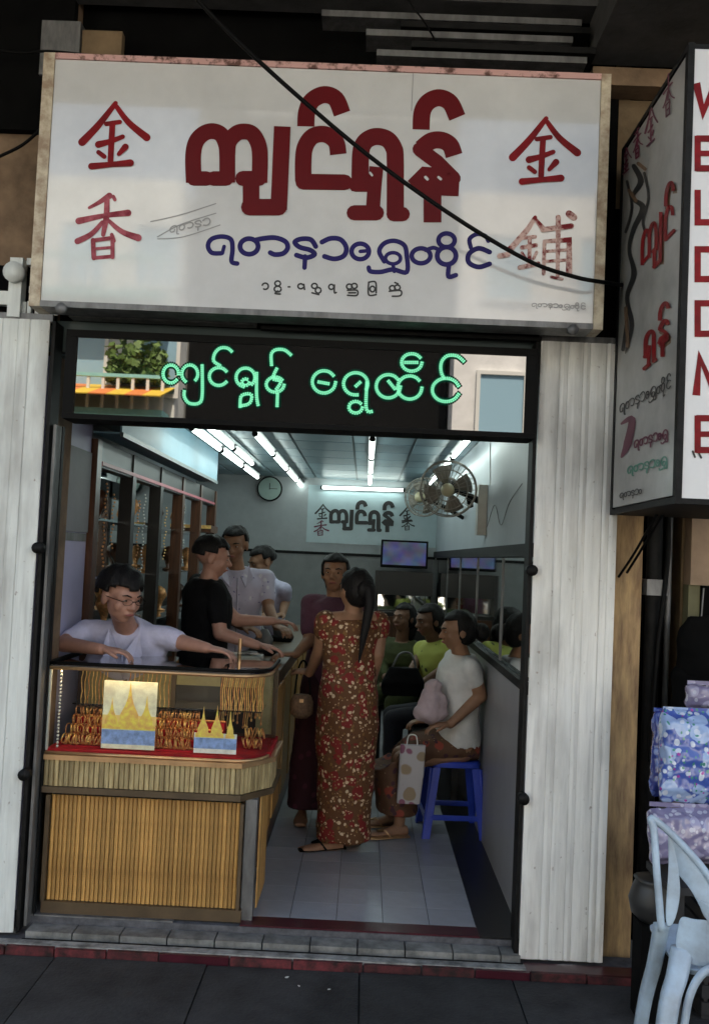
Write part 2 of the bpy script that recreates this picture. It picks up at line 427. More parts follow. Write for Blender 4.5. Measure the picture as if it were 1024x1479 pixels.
# ------------------------------------------------------------------ facade round the opening
fw = thing('shop_facade', 'brown rendered street wall around the shop opening, under the dark overhang', 'building', (0,0,0))
obj('left_wall', B(-6, -1.42, .03, .3, -.1, 6), M['brown_wall'], fw)
obj('right_wall', B(1.05, 1.22, .03, .3, -.1, 1.95), M['tan'], fw)
obj('right_wall', B(1.05, 1.42, .04, .3, 1.951, 3.22), M['matte_black'], fw)
obj('right_wall', B(1.05, 2.3, .035, .0395, 3.221, 3.72), M['facade'], fw)
obj('dark_board', B(-6, -1.42, -.02, .0295, 3.45, 6), M['matte_black'], fw)
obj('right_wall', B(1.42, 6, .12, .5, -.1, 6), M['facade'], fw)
obj('upper_wall', B(-1.42, 1.05, .03, .3, 2.6, 3.72), M['matte_black'], fw)
obj('upper_wall', B(-1.42, 1.05, .10, .3, 3.72, 6), M['matte_black'], fw)
obj('recess', B(1.221, 1.42, .301, .5, -.1, 6), M['matte_black'], fw)
obj('upper_storey', B(-9, 9, .5, 8.5, 2.8, 11), M['facade'], fw)
obj('overhang', B(-9, 9, -2.3, .5, 4.35, 4.6), M['matte_black'], fw)
obj('beam', B(-9, 9, -.12, .02, 4.06, 4.35), M['concrete'], fw)
obj('beam', B(.62+.28, 6, -.6, .0, 3.86, 4.05), M['concrete'], fw)
obj('tan_patch', B(-1.38, -1.20, -.02, .029, 3.72, 3.92), M['facade'], fw)
obj('grey_patch', B(-1.56, -1.385, -.035, .029, 3.70, 3.95), M['grey_metal'], fw)
obj('orange_ledge', B(.9, 2.6, -.10, .028, 3.72, 3.80), M['brown_wall'], fw)
obj('side_wall', B(-9, -6, -.5, 8.5, -.1, 11), M['facade'], fw)
# stack of old boards lying on the ledge over the sign
for k, (z, x0, x1) in enumerate(((3.78,-.05,.86),(3.83,.1,.9),(3.88,-.1,.8),(3.93,.05,.88),(3.97,-.3,.84))):
    tag(obj('steel_channel', B(x0, x1, -.16+.01*k, .0, z, z+.028), M['dark'] if k % 2 else M['grey_metal'], None),
        ['lowest of the dull steel channels lying above the sign', 'second dull steel channel from the bottom of the stack above the sign',
         'middle dull steel channel in the stack above the sign', 'fourth dull steel channel up in the stack above the sign',
         'topmost, longest steel channel in the stack above the sign'][k], 'steel channel', 'steel channels stacked above the sign')

# ------------------------------------------------------------------ folding steel shutters: separate slats
def slat_bm(x0, wd, z0, z1, prof):
    bm = bmesh.new(); n = len(prof)
    lo = []; hi = []
    for k, (u, v) in enumerate(prof):
        lo.append(bm.verts.new((x0+u*wd, v, z0))); hi.append(bm.verts.new((x0+u*wd, v, z1)))
    for k in range(n-1): bm.faces.new((lo[k], lo[k+1], hi[k+1], hi[k]))
    return bm
PROF = [(.0, -.0685), (.05,-.0705), (.2,-.0725), (.45,-.0745), (.7,-.0725), (.95,-.0705), (1.0,-.0685)]
def shutter(name, label, xs, z0, z1, m, y=0, seed=0):
    t = thing(name, label, 'shutter', (xs[0], y, z0)); rr = random.Random(seed)
    for a, b in zip(xs, xs[1:]):
        dy = rr.uniform(-.002, .002)
        bm = slat_bm(a, b-a-.0004, z0, z1, [(u, v+y+dy+.0) for u, v in PROF])
        o = obj('shutter_slat', bm, m, t); sm = o.modifiers.new('thick', 'SOLIDIFY'); sm.thickness = .0025
    obj('backing_plate', B(xs[0]+.002, xs[-1]-.002, y-.060, y-.056, z0, z1), m, t)
    obj('top_rail', B(xs[0], xs[-1], y-.035, y-.004, z1, z1+.035), M['grey_metal'], t)
    obj('bottom_rail', B(xs[0], xs[-1], y-.028, y-.004, z0-.02, z0), M['grey_metal'], t)
    return t
sr = shutter('folding_shutter', 'folded white steel shutter right of the doorway, rust spotted', [.715, .80, .835, .90, .93, 1.0, 1.03, 1.066], -.045, 2.57, M['shutter'], -.045, 3)
sl = shutter('folding_shutter', 'folded grey white steel shutter on the left edge of the doorway', [-1.98,-1.93,-1.87,-1.80,-1.74, -1.68, -1.62, -1.55, -1.50, -1.415], -.045, 2.57, M['shutter_l'], -.045, 9)
for sh, x in ((sr, .697), (sl, -1.41)):
    obj('guide_post', B(x, x+.016, -.10, .01, -.045, 2.57), M['dark'], sh)
    for z in (.62, 1.58): 
        bm = bmesh.new(); cyl(bm, (x+.01, -.125, z), (0,1,0), .024, .05, 12); obj('lock_knob', bm, M['dark'], sh, True)
obj('inner_guide', B(-1.385, -1.373, -.075, .01, -.03, 2.12), M['grey_metal'], sl)
obj('inner_guide', B(-1.366, -1.36, -.02, .01, -.03, 2.12), M['dark'], sl)

# ------------------------------------------------------------------ the big signboard
SY = -.33
sg = thing('shop_sign', 'wide white signboard with big dark red Burmese letters above the doorway', 'sign', (-.25, SY, 2.6))
obj('sign_panel', B(-1.385, .885, SY, -.20, 2.60, 3.62), M['acrylic'], sg)
obj('frame_side', B(-1.432, -1.386, SY-.008, -.20, 2.575, 3.645), M['cream'], sg)
obj('frame_side', B(.886, .925, SY-.008, -.20, 2.575, 3.645), M['cream'], sg)
obj('frame_top', B(-1.385, .885, SY-.008, -.20, 3.6205, 3.645), M['rust_pink'], sg)
obj('frame_bottom', B(-1.385, .885, SY-.008, -.20, 2.575, 2.5995), M['grey_metal'], sg)
obj('back_box', B(-1.40, .90, -.199, .02, 2.62, 3.60), M['matte_black'], sg)
for x in (-1.29, .80):
    bm = bmesh.new(); cyl(bm, (x, SY-.02, 2.565), (0,1,0), .022, .03, 12); obj('fixing_bolt', bm, M['grey_metal'], sg, True)
obj('sign_seam', B(.105, .109, SY-.0012, SY+.01, 3.46, 3.6195), M['grey_print'], sg)
P2 = lambda px, py, d: at(px, py, SY-.0015+d)
NB = dict(r=True, s=False)
SQ = dict(r=False, s=False); CV = dict(r=False, s=True)
main_letters = [[
 ([(106,322),(66,322)], 46, NB), ([(66,335),(64,250),(74,205),(98,180),(126,173),(152,184),(167,214),(171,250),(171,335)], 50, CV), ([(168,322),(128,322)], 46, NB),
 ([(171,250),(176,208),(200,180),(226,174),(250,182),(268,212),(274,252),(272,335)], 50, CV), ([(270,322),(220,322)], 48, NB),
 ([(246,325),(246,410)], 52, SQ), ([(240,412),(333,412)], 52, NB), ([(333,420),(344,158)], 52, SQ)],
 [([(418,158),(421,112),(438,76),(476,58),(512,72),(532,118)], 54, CV),
 ([(520,246),(514,210),(492,188),(464,182),(436,192),(416,222),(410,262),(410,330)], 52, CV), ([(410,332),(540,334)], 50, NB)],
 [([(588,362),(590,250),(600,212),(622,194),(648,190),(676,200),(694,226),(699,262),(699,430)], 54, CV),
 ([(574,342),(620,342)], 44, NB), ([(640,285),(634,345),(628,430)], 44, SQ), ([(570,430),(640,430)], 48, NB), ([(694,434),(722,434)], 46, NB)],
 [([(780,168),(784,112),(804,80),(838,68),(872,84),(894,130)], 54, CV),
 ([(884,250),(872,218),(846,202),(812,204),(780,228)], 54, CV), ([(776,230),(830,270),(882,322)], 46, NB),
 ([(878,322),(876,354),(790,350),(770,330),(792,308),(850,312)], 46, NB), ([(800,332),(850,332)], 50, NB), ([(816,365),(816,460)], 56, SQ)]]
main = [q for l_ in main_letters for q in l_]
for q in main_letters: lettering('red_letter', q, M['red_print'], sg, P2, 0, ox=250, oy=110, sc=1/2.179)
lettering('letter_eye', [([(835,318),(842,324)], 8), ([(794,318),(800,324)], 9), ([(620,304),(626,312)], 7)], M['acrylic'], sg, P2, -.006, ox=250, oy=110, sc=1/2.179)
jin = [([(345,85),(235,225),(130,335)], [30,44,52]), ([(350,105),(430,210),(545,305)], [30,40,50]), ([(285,218),(372,205)], 30), ([(235,350),(310,330),(390,300)], [46,34,30]),
       ([(325,215),(318,330),(312,455)], 38), ([(235,400),(272,428)], 30), ([(408,365),(365,412)], [42,26]), ([(190,490),(320,478),(440,468)], [44,34,46])]
lettering('brush_character', jin, M['red_brush'], sg, P2, 0, ox=90, oy=130, sc=1/4.452)
xiang = [([(305,680),(240,722),(175,757)], [42,28,18]), ([(330,685),(340,705)], 24), ([(108,842),(270,808),(425,790)], [44,30,44]), ([(290,700),(285,820),(265,930)], [34,38,28]),
         ([(260,850),(190,925),(100,972)], [26,34,40]), ([(300,840),(385,910),(490,950)], [24,34,46]), ([(200,965),(205,1080)], 30), ([(215,965),(325,950),(325,1075)], 26, dict(s=False)), ([(215,1020),(315,1012)], 18), ([(205,1080),(320,1070)], 24), ([(320,930),(335,970)], 24)]
M['red_glare'] = mat('glare_paled_red', (.36,.09,.11), .5, var=.45, vscale=18, spec=.2, col2=(.20,.015,.03)); M['red_glare_flecks'] = mat('glare_flecked_red', (.50,.34,.30), .5, var=.4, vscale=26, spec=.2, col2=(.20,.01,.015), thr=(.42,.56))  # reflection painted in: paler, flecked reds for the two lower characters
lettering('brush_character', xiang, M['red_glare'], sg, P2, 0, ox=90, oy=130, sc=1/4.452)
jin2 = [([(x+50, y) for x, y in s[0]],)+tuple(s[1:]) for s in jin]
lettering('brush_character', jin, M['red_brush'], sg, P2, 0, ox=711, oy=152, sc=1/4.452)
pu = [([(325,735),(270,820),(165,940)], [26,36,42]), ([(325,745),(370,800)], [24,34]), ([(250,868),(325,860)], 24), ([(240,930),(330,915)], 28), ([(290,865),(288,1040)], 26), ([(225,1060),(345,1035)], 30),
      ([(240,965),(262,1000)], 20), ([(335,960),(315,1000)], 20), ([(375,815),(560,790)], 34), ([(475,735),(470,1120)], [34,24]), ([(545,712),(575,735)], 46), ([(385,890),(380,1100)], 24), ([(385,890),(545,880),(545,1090)], [24,34,40], dict(s=False)),
      ([(395,955),(535,945)], 20), ([(392,1020),(535,1010)], 20), ([(430,1120),(500,1135)], 18), ([(150,975),(95,985)], 34)]
lettering('brush_character', pu, M['red_glare_flecks'], sg, P2, 0, ox=700, oy=150, sc=1/4.483)
blue = [([(88,102),(58,100),(46,78),(58,56),(92,48),(120,58),(125,90),(122,128),(140,135)], 15), ([(92,102),(98,80)], 12),
        (circ(178, 80, 29, 25), 16, dict(c=True)), ([(196,60),(225,54),(262,52),(294,64),(302,84),(288,102),(262,106),(246,100)], 16),
        ([(392,80),(376,58),(345,56),(325,66),(340,82),(375,92),(388,106),(362,116),(330,108)], 16), ([(358,112),(356,148)], 15),
        ([(412,66),(440,54),(472,58),(490,84),(482,110),(452,120),(420,112)], 16),
        (circ(535, 96, 28, 25), 15, dict(c=True)), ([(535,96),(556,94)], 12),
        ([(612,128),(596,96),(612,70),(645,62),(676,76),(684,108),(684,162),(640,154),(600,162),(568,160),(562,148)], 15), (circ(640, 118, 24, 18), 12, dict(c=True)), ([(640,138),(644,160)], 12),
        (circ(730, 110, 30, 24), 15, dict(c=True)), ([(745,92),(770,84),(788,92)], 13), (circ(812, 110, 30, 28), 16, dict(c=True)), (circ(812, 60, 26, 22), 15, dict(c=True)), ([(820,138),(818,176),(842,172)], 15),
        ([(950,98),(915,86),(884,104),(884,132),(915,146),(950,136)], 16), ([(890,84),(886,56),(910,40),(936,46),(946,62)], 14)]
for a_, b_ in ((0,2),(2,4),(4,6),(6,7),(7,9),(9,12),(12,17),(17,19)): lettering('blue_letter', blue[a_:b_], M['blue_print'], sg, P2, 0, ox=280, oy=320, sc=1/2.226)
sm = []
def g(cx, cy, *ss):
    sm.append([([(cx+a, cy+b) for a, b in s], 5.5) for s in ss])
g(230,208, circ(0,0,10,10,-160,120)); g(270,205, circ(0,-6,9,8), circ(0,12,11,9), [(0,18),(-8,26),(8,28)]); g(306,210, [(-2,0),(3,0)]); g(346,208, circ(-2,0,9,8,30,330), [(8,-6),(10,10)])
g(392,215, circ(-4,-8,9,8), circ(8,6,9,9), [(-12,14),(10,20)]); g(446,210, circ(-4,0,8,8), [(6,-6),(6,18),(12,18)]); g(508,215, circ(-8,-6,9,8), circ(8,-8,9,8), [(-14,6),(16,6),(16,22),(-14,22)], [(-10,14),(12,14)])
g(574,215, [(-12,-20),(-12,20),(12,20)], [(-12,-20),(10,-20),(12,14)], circ(0,2,8,9)); g(646,218, circ(-8,-4,9,8), circ(8,-6,9,8), [(-18,6),(18,4),(18,20),(-8,22)], [(0,-22),(10,-18)])
for q in sm: lettering('small_letter', q, M['black_print'], sg, P2, 0, ox=280, oy=320, sc=1/2.226)
def tr(ss, dx, dy, sx, sy, shear=0, wm=1.3, mn=2): return [([(dx+x*sx, dy+y*sy+x*sx*shear) for x, y in s[0]], [max(mn, q*sx*wm) for q in s[1]] if isinstance(s[1], list) else max(mn, s[1]*sx*wm))+tuple(s[2:]) for s in ss]
stamp = [([(228,342),(262,324),(312,308)], 1.6), ([(228,345),(265,342),(318,325)], 1.6), ([(218,320),(262,310),(312,294)], 1.6)]+tr(blue[:7], 240, 322, .13, .15, -.25, 1, 1.6)
for q in (stamp[:1], stamp[1:2], stamp[2:3]): lettering('stamp_line', q, M['grey_print'], sg, P2, 0)
lettering('stamp_lettering', stamp[3:], M['grey_print'], sg, P2, 0)
lettering('corner_lettering', blue, M['grey_print'], sg, P2, 0, ox=764, oy=434, sc=.085)

# ------------------------------------------------------------------ LED strip sign
LY = -.16
led = thing('led_sign', 'black framed LED sign with glowing green Burmese letters under the signboard', 'sign', (-.3, LY, 2.1))
c0 = at(97, 478, LY); c1 = at(776, 503, LY); c2 = at(92, 603, LY); c3 = at(771, 635, LY)
lx0, lx1, lz0, lz1 = (c0.x+c2.x)/2, (c1.x+c3.x)/2, (c2.z+c3.z)/2, (c0.z+c1.z)/2
obj('case', B(lx0+.03, lx1-.03, LY+.012, .0, lz0+.02, lz1-.02), M['dark'], led)
fr = .045
obj('frame_rail', B(lx0, lx1, LY-.012, .01, lz1-.03, lz1), M['rubber'], led)
obj('frame_rail', B(lx0, lx1, LY-.012, .01, lz0, lz0+.022), M['rubber'], led)
obj('frame_rail', B(lx0, lx0+fr, LY-.012, .01, lz0+.0225, lz1-.0305), M['rubber'], led)
obj('frame_rail', B(lx1-fr, lx1, LY-.012, .01, lz0+.0225, lz1-.0305), M['rubber'], led)
ledface = obj('led_face', B(lx0+fr+.001, lx1-fr-.001, LY, LY+.011, lz0+.0225, lz1-.0305), M['led_face'], led)
L1 = [(circ(460,205,33,38,40,400), 9), (circ(540,205,34,38,120,420), 9), ([(592,168),(592,300),(575,330),(535,328),(516,300),(518,270)], 9),
      (circ(662,216,40,38,35,330), 9), ([(668,170),(640,150),(645,118),(668,96),(700,96),(722,116)], 9),
      (circ(775,220,40,40,100,420), 9), ([(822,200),(822,300),(830,345)], 9), ([(752,345),(758,296),(800,292),(792,330),(752,340)], 9), (circ(775,240,16,14), 7),
      (circ(900,250,38,32), 9), ([(905,270),(925,235),(890,225),(908,180)], 9), ([(885,168),(884,120),(905,102),(940,104),(968,126)], 9), ([(910,290),(908,345)], 10)]
L2 = [(circ(108,232,48,46), 10), ([(85,232),(130,240)], 9), (circ(238,240,50,46,80,400), 10), ([(284,235),(282,345),(312,352)], 10), (circ(238,336,28,24), 10), ([(238,250),(258,232)], 9),
      (circ(372,250,50,48), 10), ([(372,228),(400,262)], 9), (circ(460,255,50,48), 10), (circ(468,152,42,36), 10), ([(440,152),(496,152)], 5),
      (circ(608,265,56,48,20,345), 10), ([(600,216),(588,190),(590,150),(615,124),(655,126),(686,152)], 10)]
def led_word(strokes, ox, oy, sc, name):
    bm = bmesh.new(); bh = bmesh.new()
    for pts, w_ in strokes:
        P = crom(pts, 8); acc = 0; last = P[0]; out = [P[0]]
        for p in P[1:]:
            while (p-last).length >= 8.6:
                last = last+(p-last).normalized()*8.6; out.append(last)
        offs = []
        for ii, p in enumerate(out):
            dd = (out[min(ii+1, len(out)-1)]-out[max(ii-1, 0)]); dd = Vector((-dd.y, dd.x)).normalized()*3.4; offs += [p+dd, p-dd]
        for p in offs:
            q = at(ox+p.x*sc, oy+p.y*sc, LY-.0016)
            bmesh.ops.create_circle(bm, cap_ends=True, segments=8, radius=.0043, matrix=Matrix.Translation(q) @ Matrix.Rotation(R(90), 4, 'X'))
            for dx, dz in ((1,0),(-1,0),(0,1),(0,-1)):
                q2 = q+Vector((dx*.0085, .0006+.0001*(abs(dx)+abs(dz)), dz*.0085))
                bmesh.ops.create_circle(bh, cap_ends=True, segments=6, radius=.0046, matrix=Matrix.Translation(q2) @ Matrix.Rotation(R(90), 4, 'X'))
    
    for b_, mm, nn in ((bm, M['led'], name), (bh, M['led_halo'], 'led_glow_discs')):
        me = bpy.data.meshes.new(nn); b_.to_mesh(me); b_.free(); o = obj(nn, me, mm, led)
for a_, b_ in ((0,3),(3,5),(5,6+3),(8+1,12+1)): led_word(L1[a_:b_], 90, 470, 1/2.926, 'led_letter')
for a_, b_ in ((0,2),(2,6),(6,11),(11,13)): led_word(L2[a_:b_], 430, 470, 1/2.844, 'led_letter')

# ------------------------------------------------------------------ projecting light box, upper right
BXX = at(985,400,-1.0).x; BYY = atx(891,450,BXX).y
bx, by0, by1, bz0, bz1 = BXX, -1.0, BYY, 1.83, 3.42
lb = thing('light_box_sign', 'tall white projecting box sign with red WELCOME letters, upper right', 'sign', (1.3, -.6, bz0))
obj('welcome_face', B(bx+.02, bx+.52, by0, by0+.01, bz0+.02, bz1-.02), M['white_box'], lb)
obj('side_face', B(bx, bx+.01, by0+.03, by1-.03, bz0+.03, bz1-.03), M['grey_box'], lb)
obj('box_frame', B((bx-.004, bx+.018, by0-.006, by0+.026, bz0, bz1), (bx-.004, bx+.018, by1-.03, by1, bz0, bz1),
    (bx-.003, bx+.54, by0+.0005, by1-.001, bz1-.02, bz1-.001), (bx-.003, bx+.54, by0+.0005, by1-.001, bz0+.001, bz0+.022)), M['dark'], lb)
obj('box_body', B(bx+.011, bx+.53, by0+.012, by1-.002, bz0+.023, bz1-.022), M['dark'], lb)
obj('support_arm', B(bx+.10, bx+.14, by1+.001, .1, bz0+.03, bz0+.07), M['dark'], lb)
obj('support_arm', B(bx+.10, bx+.14, by1+.001, .1, bz1-.09, bz1-.05), M['dark'], lb)
PF = lambda px, py, d: at(px, py, by0-.002+d)
W = []
def let(ch, y, h):
    x0, x1 = 1005, 1054; y0, y1 = y, y+h; m_ = (y0+y1)/2; s9 = dict(s=False, r=False)
    if ch == 'W': W.append(([(x0,y0),(x0+10,y1),(x0+23,y0+10),(x0+36,y1),(x1-4,y0)], 10, s9))
    if ch == 'E': W.extend([([(x0+2,y0-4),(x0+2,y1+4)], 8, s9), ([(x0,y0),(x1,y0)], 8, s9), ([(x0,m_),(x1,m_)], 7, s9), ([(x0,y1),(x1,y1)], 8, s9)])
    if ch == 'L': W.append(([(x0+2,y0-4),(x0+2,y1),(x1,y1)], 8, s9))
    if ch == 'C': W.append(([(x1,y0),(x0+2,y0),(x0+2,y1),(x1,y1)], 8, s9))
    if ch == 'O': W.append(([(x0+2,y0),(x1,y0),(x1,y1),(x0+2,y1)], 8, dict(c=True, s=False)))
    if ch == 'M': W.append(([(x0,y1+4),(x0+5,y0),(x0+23,y1-8),(x0+40,y0),(x1-4,y1+4)], 10, s9))
for ch, y, h in (('W',120,42),('E',200,43),('L',278,43),('C',360,43),('O',438,44),('M',517,50),('E',604,46)):
    W.clear(); let(ch, y, h); lettering('welcome_letter', W, M['red_brush'], lb, PF, 0, wmul=1.15)

lettering('side_sticker', [([(1000,652),(1003,660)], 3), ([(1009,655),(1012,661)], 3)], M['black_print'], lb, PF, 0)
PS = lambda px, py, d: atx(px, py, bx-.002+d)
u = [([(a-130, b-85) for a, b in s[0]],)+tuple(s[1:]) for s in jin]      # 415 x 405 units
u2 = [([(a-100, b-680) for a, b in s[0]],)+tuple(s[1:]) for s in xiang]
for q in (tr(u, 897, 218, .034, .087, -.7), tr(u2, 914, 188, .034, .11, -.7), tr(u, 931, 160, .043, .13, -.7), tr(u2, 957, 112, .041, .15, -.7)): lettering('maroon_character', q, M['maroon_print'], lb, PS, 0)
lettering('dragon_figure', [([(915,240),(925,262),(913,285),(928,300),(915,330),(908,360),(915,395),(905,430),(912,470),(903,510)], [7,9,5,9,7,5,8,6,7,2]), ([(905,262),(912,300),(903,335)], 4), ([(930,250),(936,285),(928,320),(934,340)], 4), ([(904,470),(899,505)], 5)], M['black_print'], lb, PS, 0)
for q in ([(908,275),(918,290)], [(903,445),(906,500)], [(921,236),(931,244)]): lettering('dragon_scale', [(q, 5)], M['brown_print'], lb, PS, -.002)
row1 = [([(x-35, y) for x, y in q[0]],)+tuple(q[1:]) for l_ in main_letters[:2] for q in l_]
row2 = [([(x-555, y) for x, y in q[0]],)+tuple(q[1:]) for l_ in main_letters[2:] for q in l_]
for rw, (dx, dy, sx, sy, sh) in ((row1, (924, 296, .096, .27, -1.1)), (row2, (928, 452, .108, .19, -.85))):
    lettering('red_shadow', tr(rw, dx+2.5, dy+4, sx, sy, sh, 1.3), M['brown_print'], lb, PS, .0045)
    lettering('red_lettering', tr(rw, dx, dy, sx, sy, sh, 1.05), M['red_brush'], lb, PS, -.001)
lettering('black_lettering', tr(blue, 891, 578, .081, .20, -.62, 1.2, 1.7), M['black_print'], lb, PS, 0)
lettering('arrow_mark', [([(897,612),(912,606),(906,640),(897,660)], [3,10,12,3])], M['maroon_print'], lb, PS, 0)
lettering('maroon_lettering', tr(blue[:12], 912, 630, .075, .18, -.42, 1.5, 2.2), M['maroon_print'], lb, PS, 0)
lettering('green_lettering', tr(blue[:12], 902, 668, .088, .17, -.33, 1.4, 2.2), M['green_print'], lb, PS, 0)
lettering('tiny_lettering', tr(blue[:8], 892, 708, .06, .12, -.3, 1, 1.4), M['black_print'], lb, PS, 0)
for i, y in enumerate((280, 345, 380, 452, 540, 650)):
    pass
# ------------------------------------------------------------------ inside: lamps
M['tube_on'] = emis('lit_fluorescent_tube', (.74,.96,1.0), TUBE)
M['fitting'] = mat('lamp_fitting', (.5,.5,.5), .4, var=0)
def tube_lamp(p0, p1, label, group, off=(0,0,.03)):
    p0, p1 = Vector(p0), Vector(p1); t = thing('tube_lamp', label, 'ceiling light' if off[2] else 'wall light', (p0+p1)/2, group)
    d = (p1-p0).normalized()
    obj('tube', T([p0, p1], .016, 10), M['tube_on'], t, True)
    a, b = frame_of(d); o = Vector(off)
    bm = bmesh.new(); loft(bm, [(p0+o-d*.02, a*.025, b*.02), (p1+o+d*.02, a*.025, b*.02)], 4); obj('fitting', bm, M['fitting'], t)
    for p in (p0-d*.012, p1+d*.012): obj('socket', T([p-d*.012, p+d*.012], .02, 8), M['dark'], t)
    return t
rowsX = [(-1.12, 'left', 3, 1.75), (-.74, 'middle left', 4, 1.9), (.01, 'centre', 3, 1.9), (.60, 'right', 3, 1.55)]
nth = ['nearest', 'second', 'third', 'farthest']
for X, nm, n, y0 in rowsX:
    pair = nm == 'left'
    for k in range(n):
        y = y0+k*1.27
        tube_lamp((X, y, 2.36), (X, y+1.14, 2.36), f'{nth[k] if k<n-1 else nth[3]} lit fluorescent tube in the {nm} ceiling row', 'lit tubes on the shop ceiling')
        if pair and k < 2: tube_lamp((X+.09, y+.02, 2.38), (X+.09, y+1.16, 2.38), f'inner twin tube beside the {nth[k]} tube of the left ceiling row', 'lit tubes on the shop ceiling')
tube_lamp(at(466,704,6.26), at(582,708,6.26), 'horizontal lit tube on the back wall above the dark lettering', None, (0,.05,.0))
# soffit over the cabinets
sf = thing('light_pelmet', 'pale teal boxed pelmet running over the left wall cabinets', 'pelmet', (-1.35, 2.3, 2.2))
obj('fascia', B(-1.31, -1.30, .76, 4.0, 2.20, 2.445), M['teal_panel'], sf)
obj('underside', B(-1.45, -1.312, .76, 4.0, 2.19, 2.199), M['teal_panel'], sf)
obj('end_panel', B(-1.45, -1.312, 4.001, 4.02, 2.19, 2.445), M['teal_panel'], sf)
obj('edge_trim', B(-1.311, -1.292, .76, 4.0, 2.175, 2.199), M['ceil_strip'], sf)
# wall cabinets, left
M['cab_wood'] = mat('red_brown_wood', (.085,.03,.012), .35, var=.4, vscale=6, stretch=(6,6,.6))
M['cab_dark'] = mat('dark_wood', (.015,.013,.011), .4, var=.3)
M['gold'] = mat('gold', (.90,.56,.20), .35, metal=.45, var=.25, vscale=60)
M['gold2'] = mat('reddish_gold', (.72,.33,.13), .4, metal=.45, var=.35, vscale=60)
M['pearl'] = mat('pearl', (.7,.7,.66), .25, var=0)
M['red_cloth'] = mat('red_velvet', (.42,.006,.014), .9, var=.3, vscale=12)
M['glass'] = glassmat('clear_glass', (.93,.96,.95), .55)
M['glass_top'] = glassmat('glass_top', (.80,.86,.85), 3.2)
cb = thing('wall_cabinet', 'tall red-brown glazed wall cabinet along the left wall behind the counter', 'cabinet', (-1.6, 2.8, 0))
obj('back_panel', B(-1.88, -1.86, .78, 5.0, .0, 2.17), M['cab_dark'], cb)
obj('cabinet_mirror', B(-1.858, -1.850, .9, 4.9, 1.15, 2.12), M['mirror'], cb)
for y in (.76, 1.55, 2.35, 3.15, 3.95, 4.75):
    obj('post', B(-1.50, -1.42, y, y+.085, .0, 2.16), M['cab_wood'] if y < 1 or y > 2.5 else M['cab_dark'], cb)
obj('lower_case', B(-1.855, -1.44, .85, 4.9, .0, .95), M['cab_dark'], cb)
for z in (1.10, 1.42, 1.74): obj('shelf', B(-1.85, -1.46, .86, 4.9, z, z+.012), M['glass_top'], cb)
obj('header', B(-1.50, -1.43, .85, 4.75, 2.02, 2.16), M['cab_dark'], cb)
if 1: obj('light_rail', B(-1.425, -1.418, .86, 4.7, 2.03, 2.05), mat('pink_strip', (.5,.12,.15), .4), cb)
# things hanging and standing in the cabinet
rr = random.Random(4)
hang = [(1.15,1.95,1.45,'gold2'),(1.32,1.9,1.55,'gold2'),(1.75,1.98,1.3,'pearl'),(1.95,1.9,1.4,'gold2'),(2.1,1.95,1.25,'pearl'),(2.62,1.95,1.3,'pearl'),(2.8,1.9,1.5,'gold'),(3.5,1.96,1.4,'pearl')]
for i, (y, z1, z0, mm) in enumerate(hang):
    bm = bmesh.new(); n = int((z1-z0)/.022)
    for k in range(n): ball(bm, (-1.47+.006*math.sin(k), y, z1-k*.022), .0068, 6, 4)
    tag(obj('bead_strand', bm, M[mm], None, True), f'{dict(gold2="reddish gold",pearl="pearl white",gold="bright gold")[mm]} bead strand in the left wall cabinet, {["nearest the door","second from the door","third from the door","fourth from the door","fifth from the door","sixth from the door","seventh from the door","farthest from the door"][i]}', 'necklace', 'bead strands hanging in the wall cabinet')
for i in range(14):
    y = 1.0+i*.27; z = [1.112,1.432,1.752][i % 3]
    bm = bmesh.new(); lathe(bm, (-1.62, y, z), [(0,0),(.05,0),(.05,.01),(.015,.02),(.03,.07),(.06,.12),(.045,.17),(.015,.19),(0,.195)], 12)
    tag(obj('gold_bowl', bm, M['gold2'] if i % 2 else M['cab_wood'], None, True), '%s vase, %s from the door on the %s shelf of the wall cabinet' % ('gold' if i % 2 else 'brown', ['first','second','third','fourth','fifth'][i//3], ['lower','middle','upper'][i % 3]), 'vase', 'small vases on the cabinet shelves')
bx_ = thing('wall_shelf', 'short wooden shelf with brass edge on the grey wall past the cabinets', 'shelf', (-1.35, 4.3, 1.9))
a = at(250,757,4.4); obj('board', B(a.x, a.x+.36, 4.3, 4.7, a.z-.06, a.z), M['cab_wood'], bx_); obj('brass_edge', B(a.x, a.x+.36, 4.29, 4.299, a.z-.03, a.z), M['gold'], bx_)

# back wall
ck = thing('wall_clock', 'round dark rimmed wall clock on the back wall, left of the lettering', 'clock', at(390,706,6.3))
q = at(390,706,6.3)
bm = bmesh.new(); cyl(bm, q, (0,1,0), .136, .05, 32); obj('clock_case', bm, M['dark'], ck, True)
bm = bmesh.new(); cyl(bm, q+Vector((0,-.027,0)), (0,1,0), .122, .004, 32); obj('clock_face', bm, mat('clock_face', (.30,.42,.38), .3), ck)
obj('hour_hand', B(q.x-.004, q.x+.004, q.y-.034, q.y-.031, q.z-.01, q.z+.06), M['black_print'], ck); obj('minute_hand', B(q.x, q.x+.085, q.y-.039, q.y-.036, q.z-.003, q.z+.003), M['black_print'], ck)
bl = thing('back_wall_lettering', 'dark Burmese letters between two small characters on the shop back wall', 'lettering', at(525,745,6.34))
P3 = lambda px, py, d: at(px, py, 6.338+d)
lettering('dark_lettering', main, M['black_print'], bl, P3, 0, ox=471, oy=719, sc=.108)
lettering('side_character', [([(a, b) for a, b in s[0]],)+tuple(s[1:]) for s in jin], M['black_print'], bl, P3, 0, ox=449, oy=724, sc=.052)
lettering('side_character', jin, M['black_print'], bl, P3, 0, ox=571, oy=727, sc=.052)
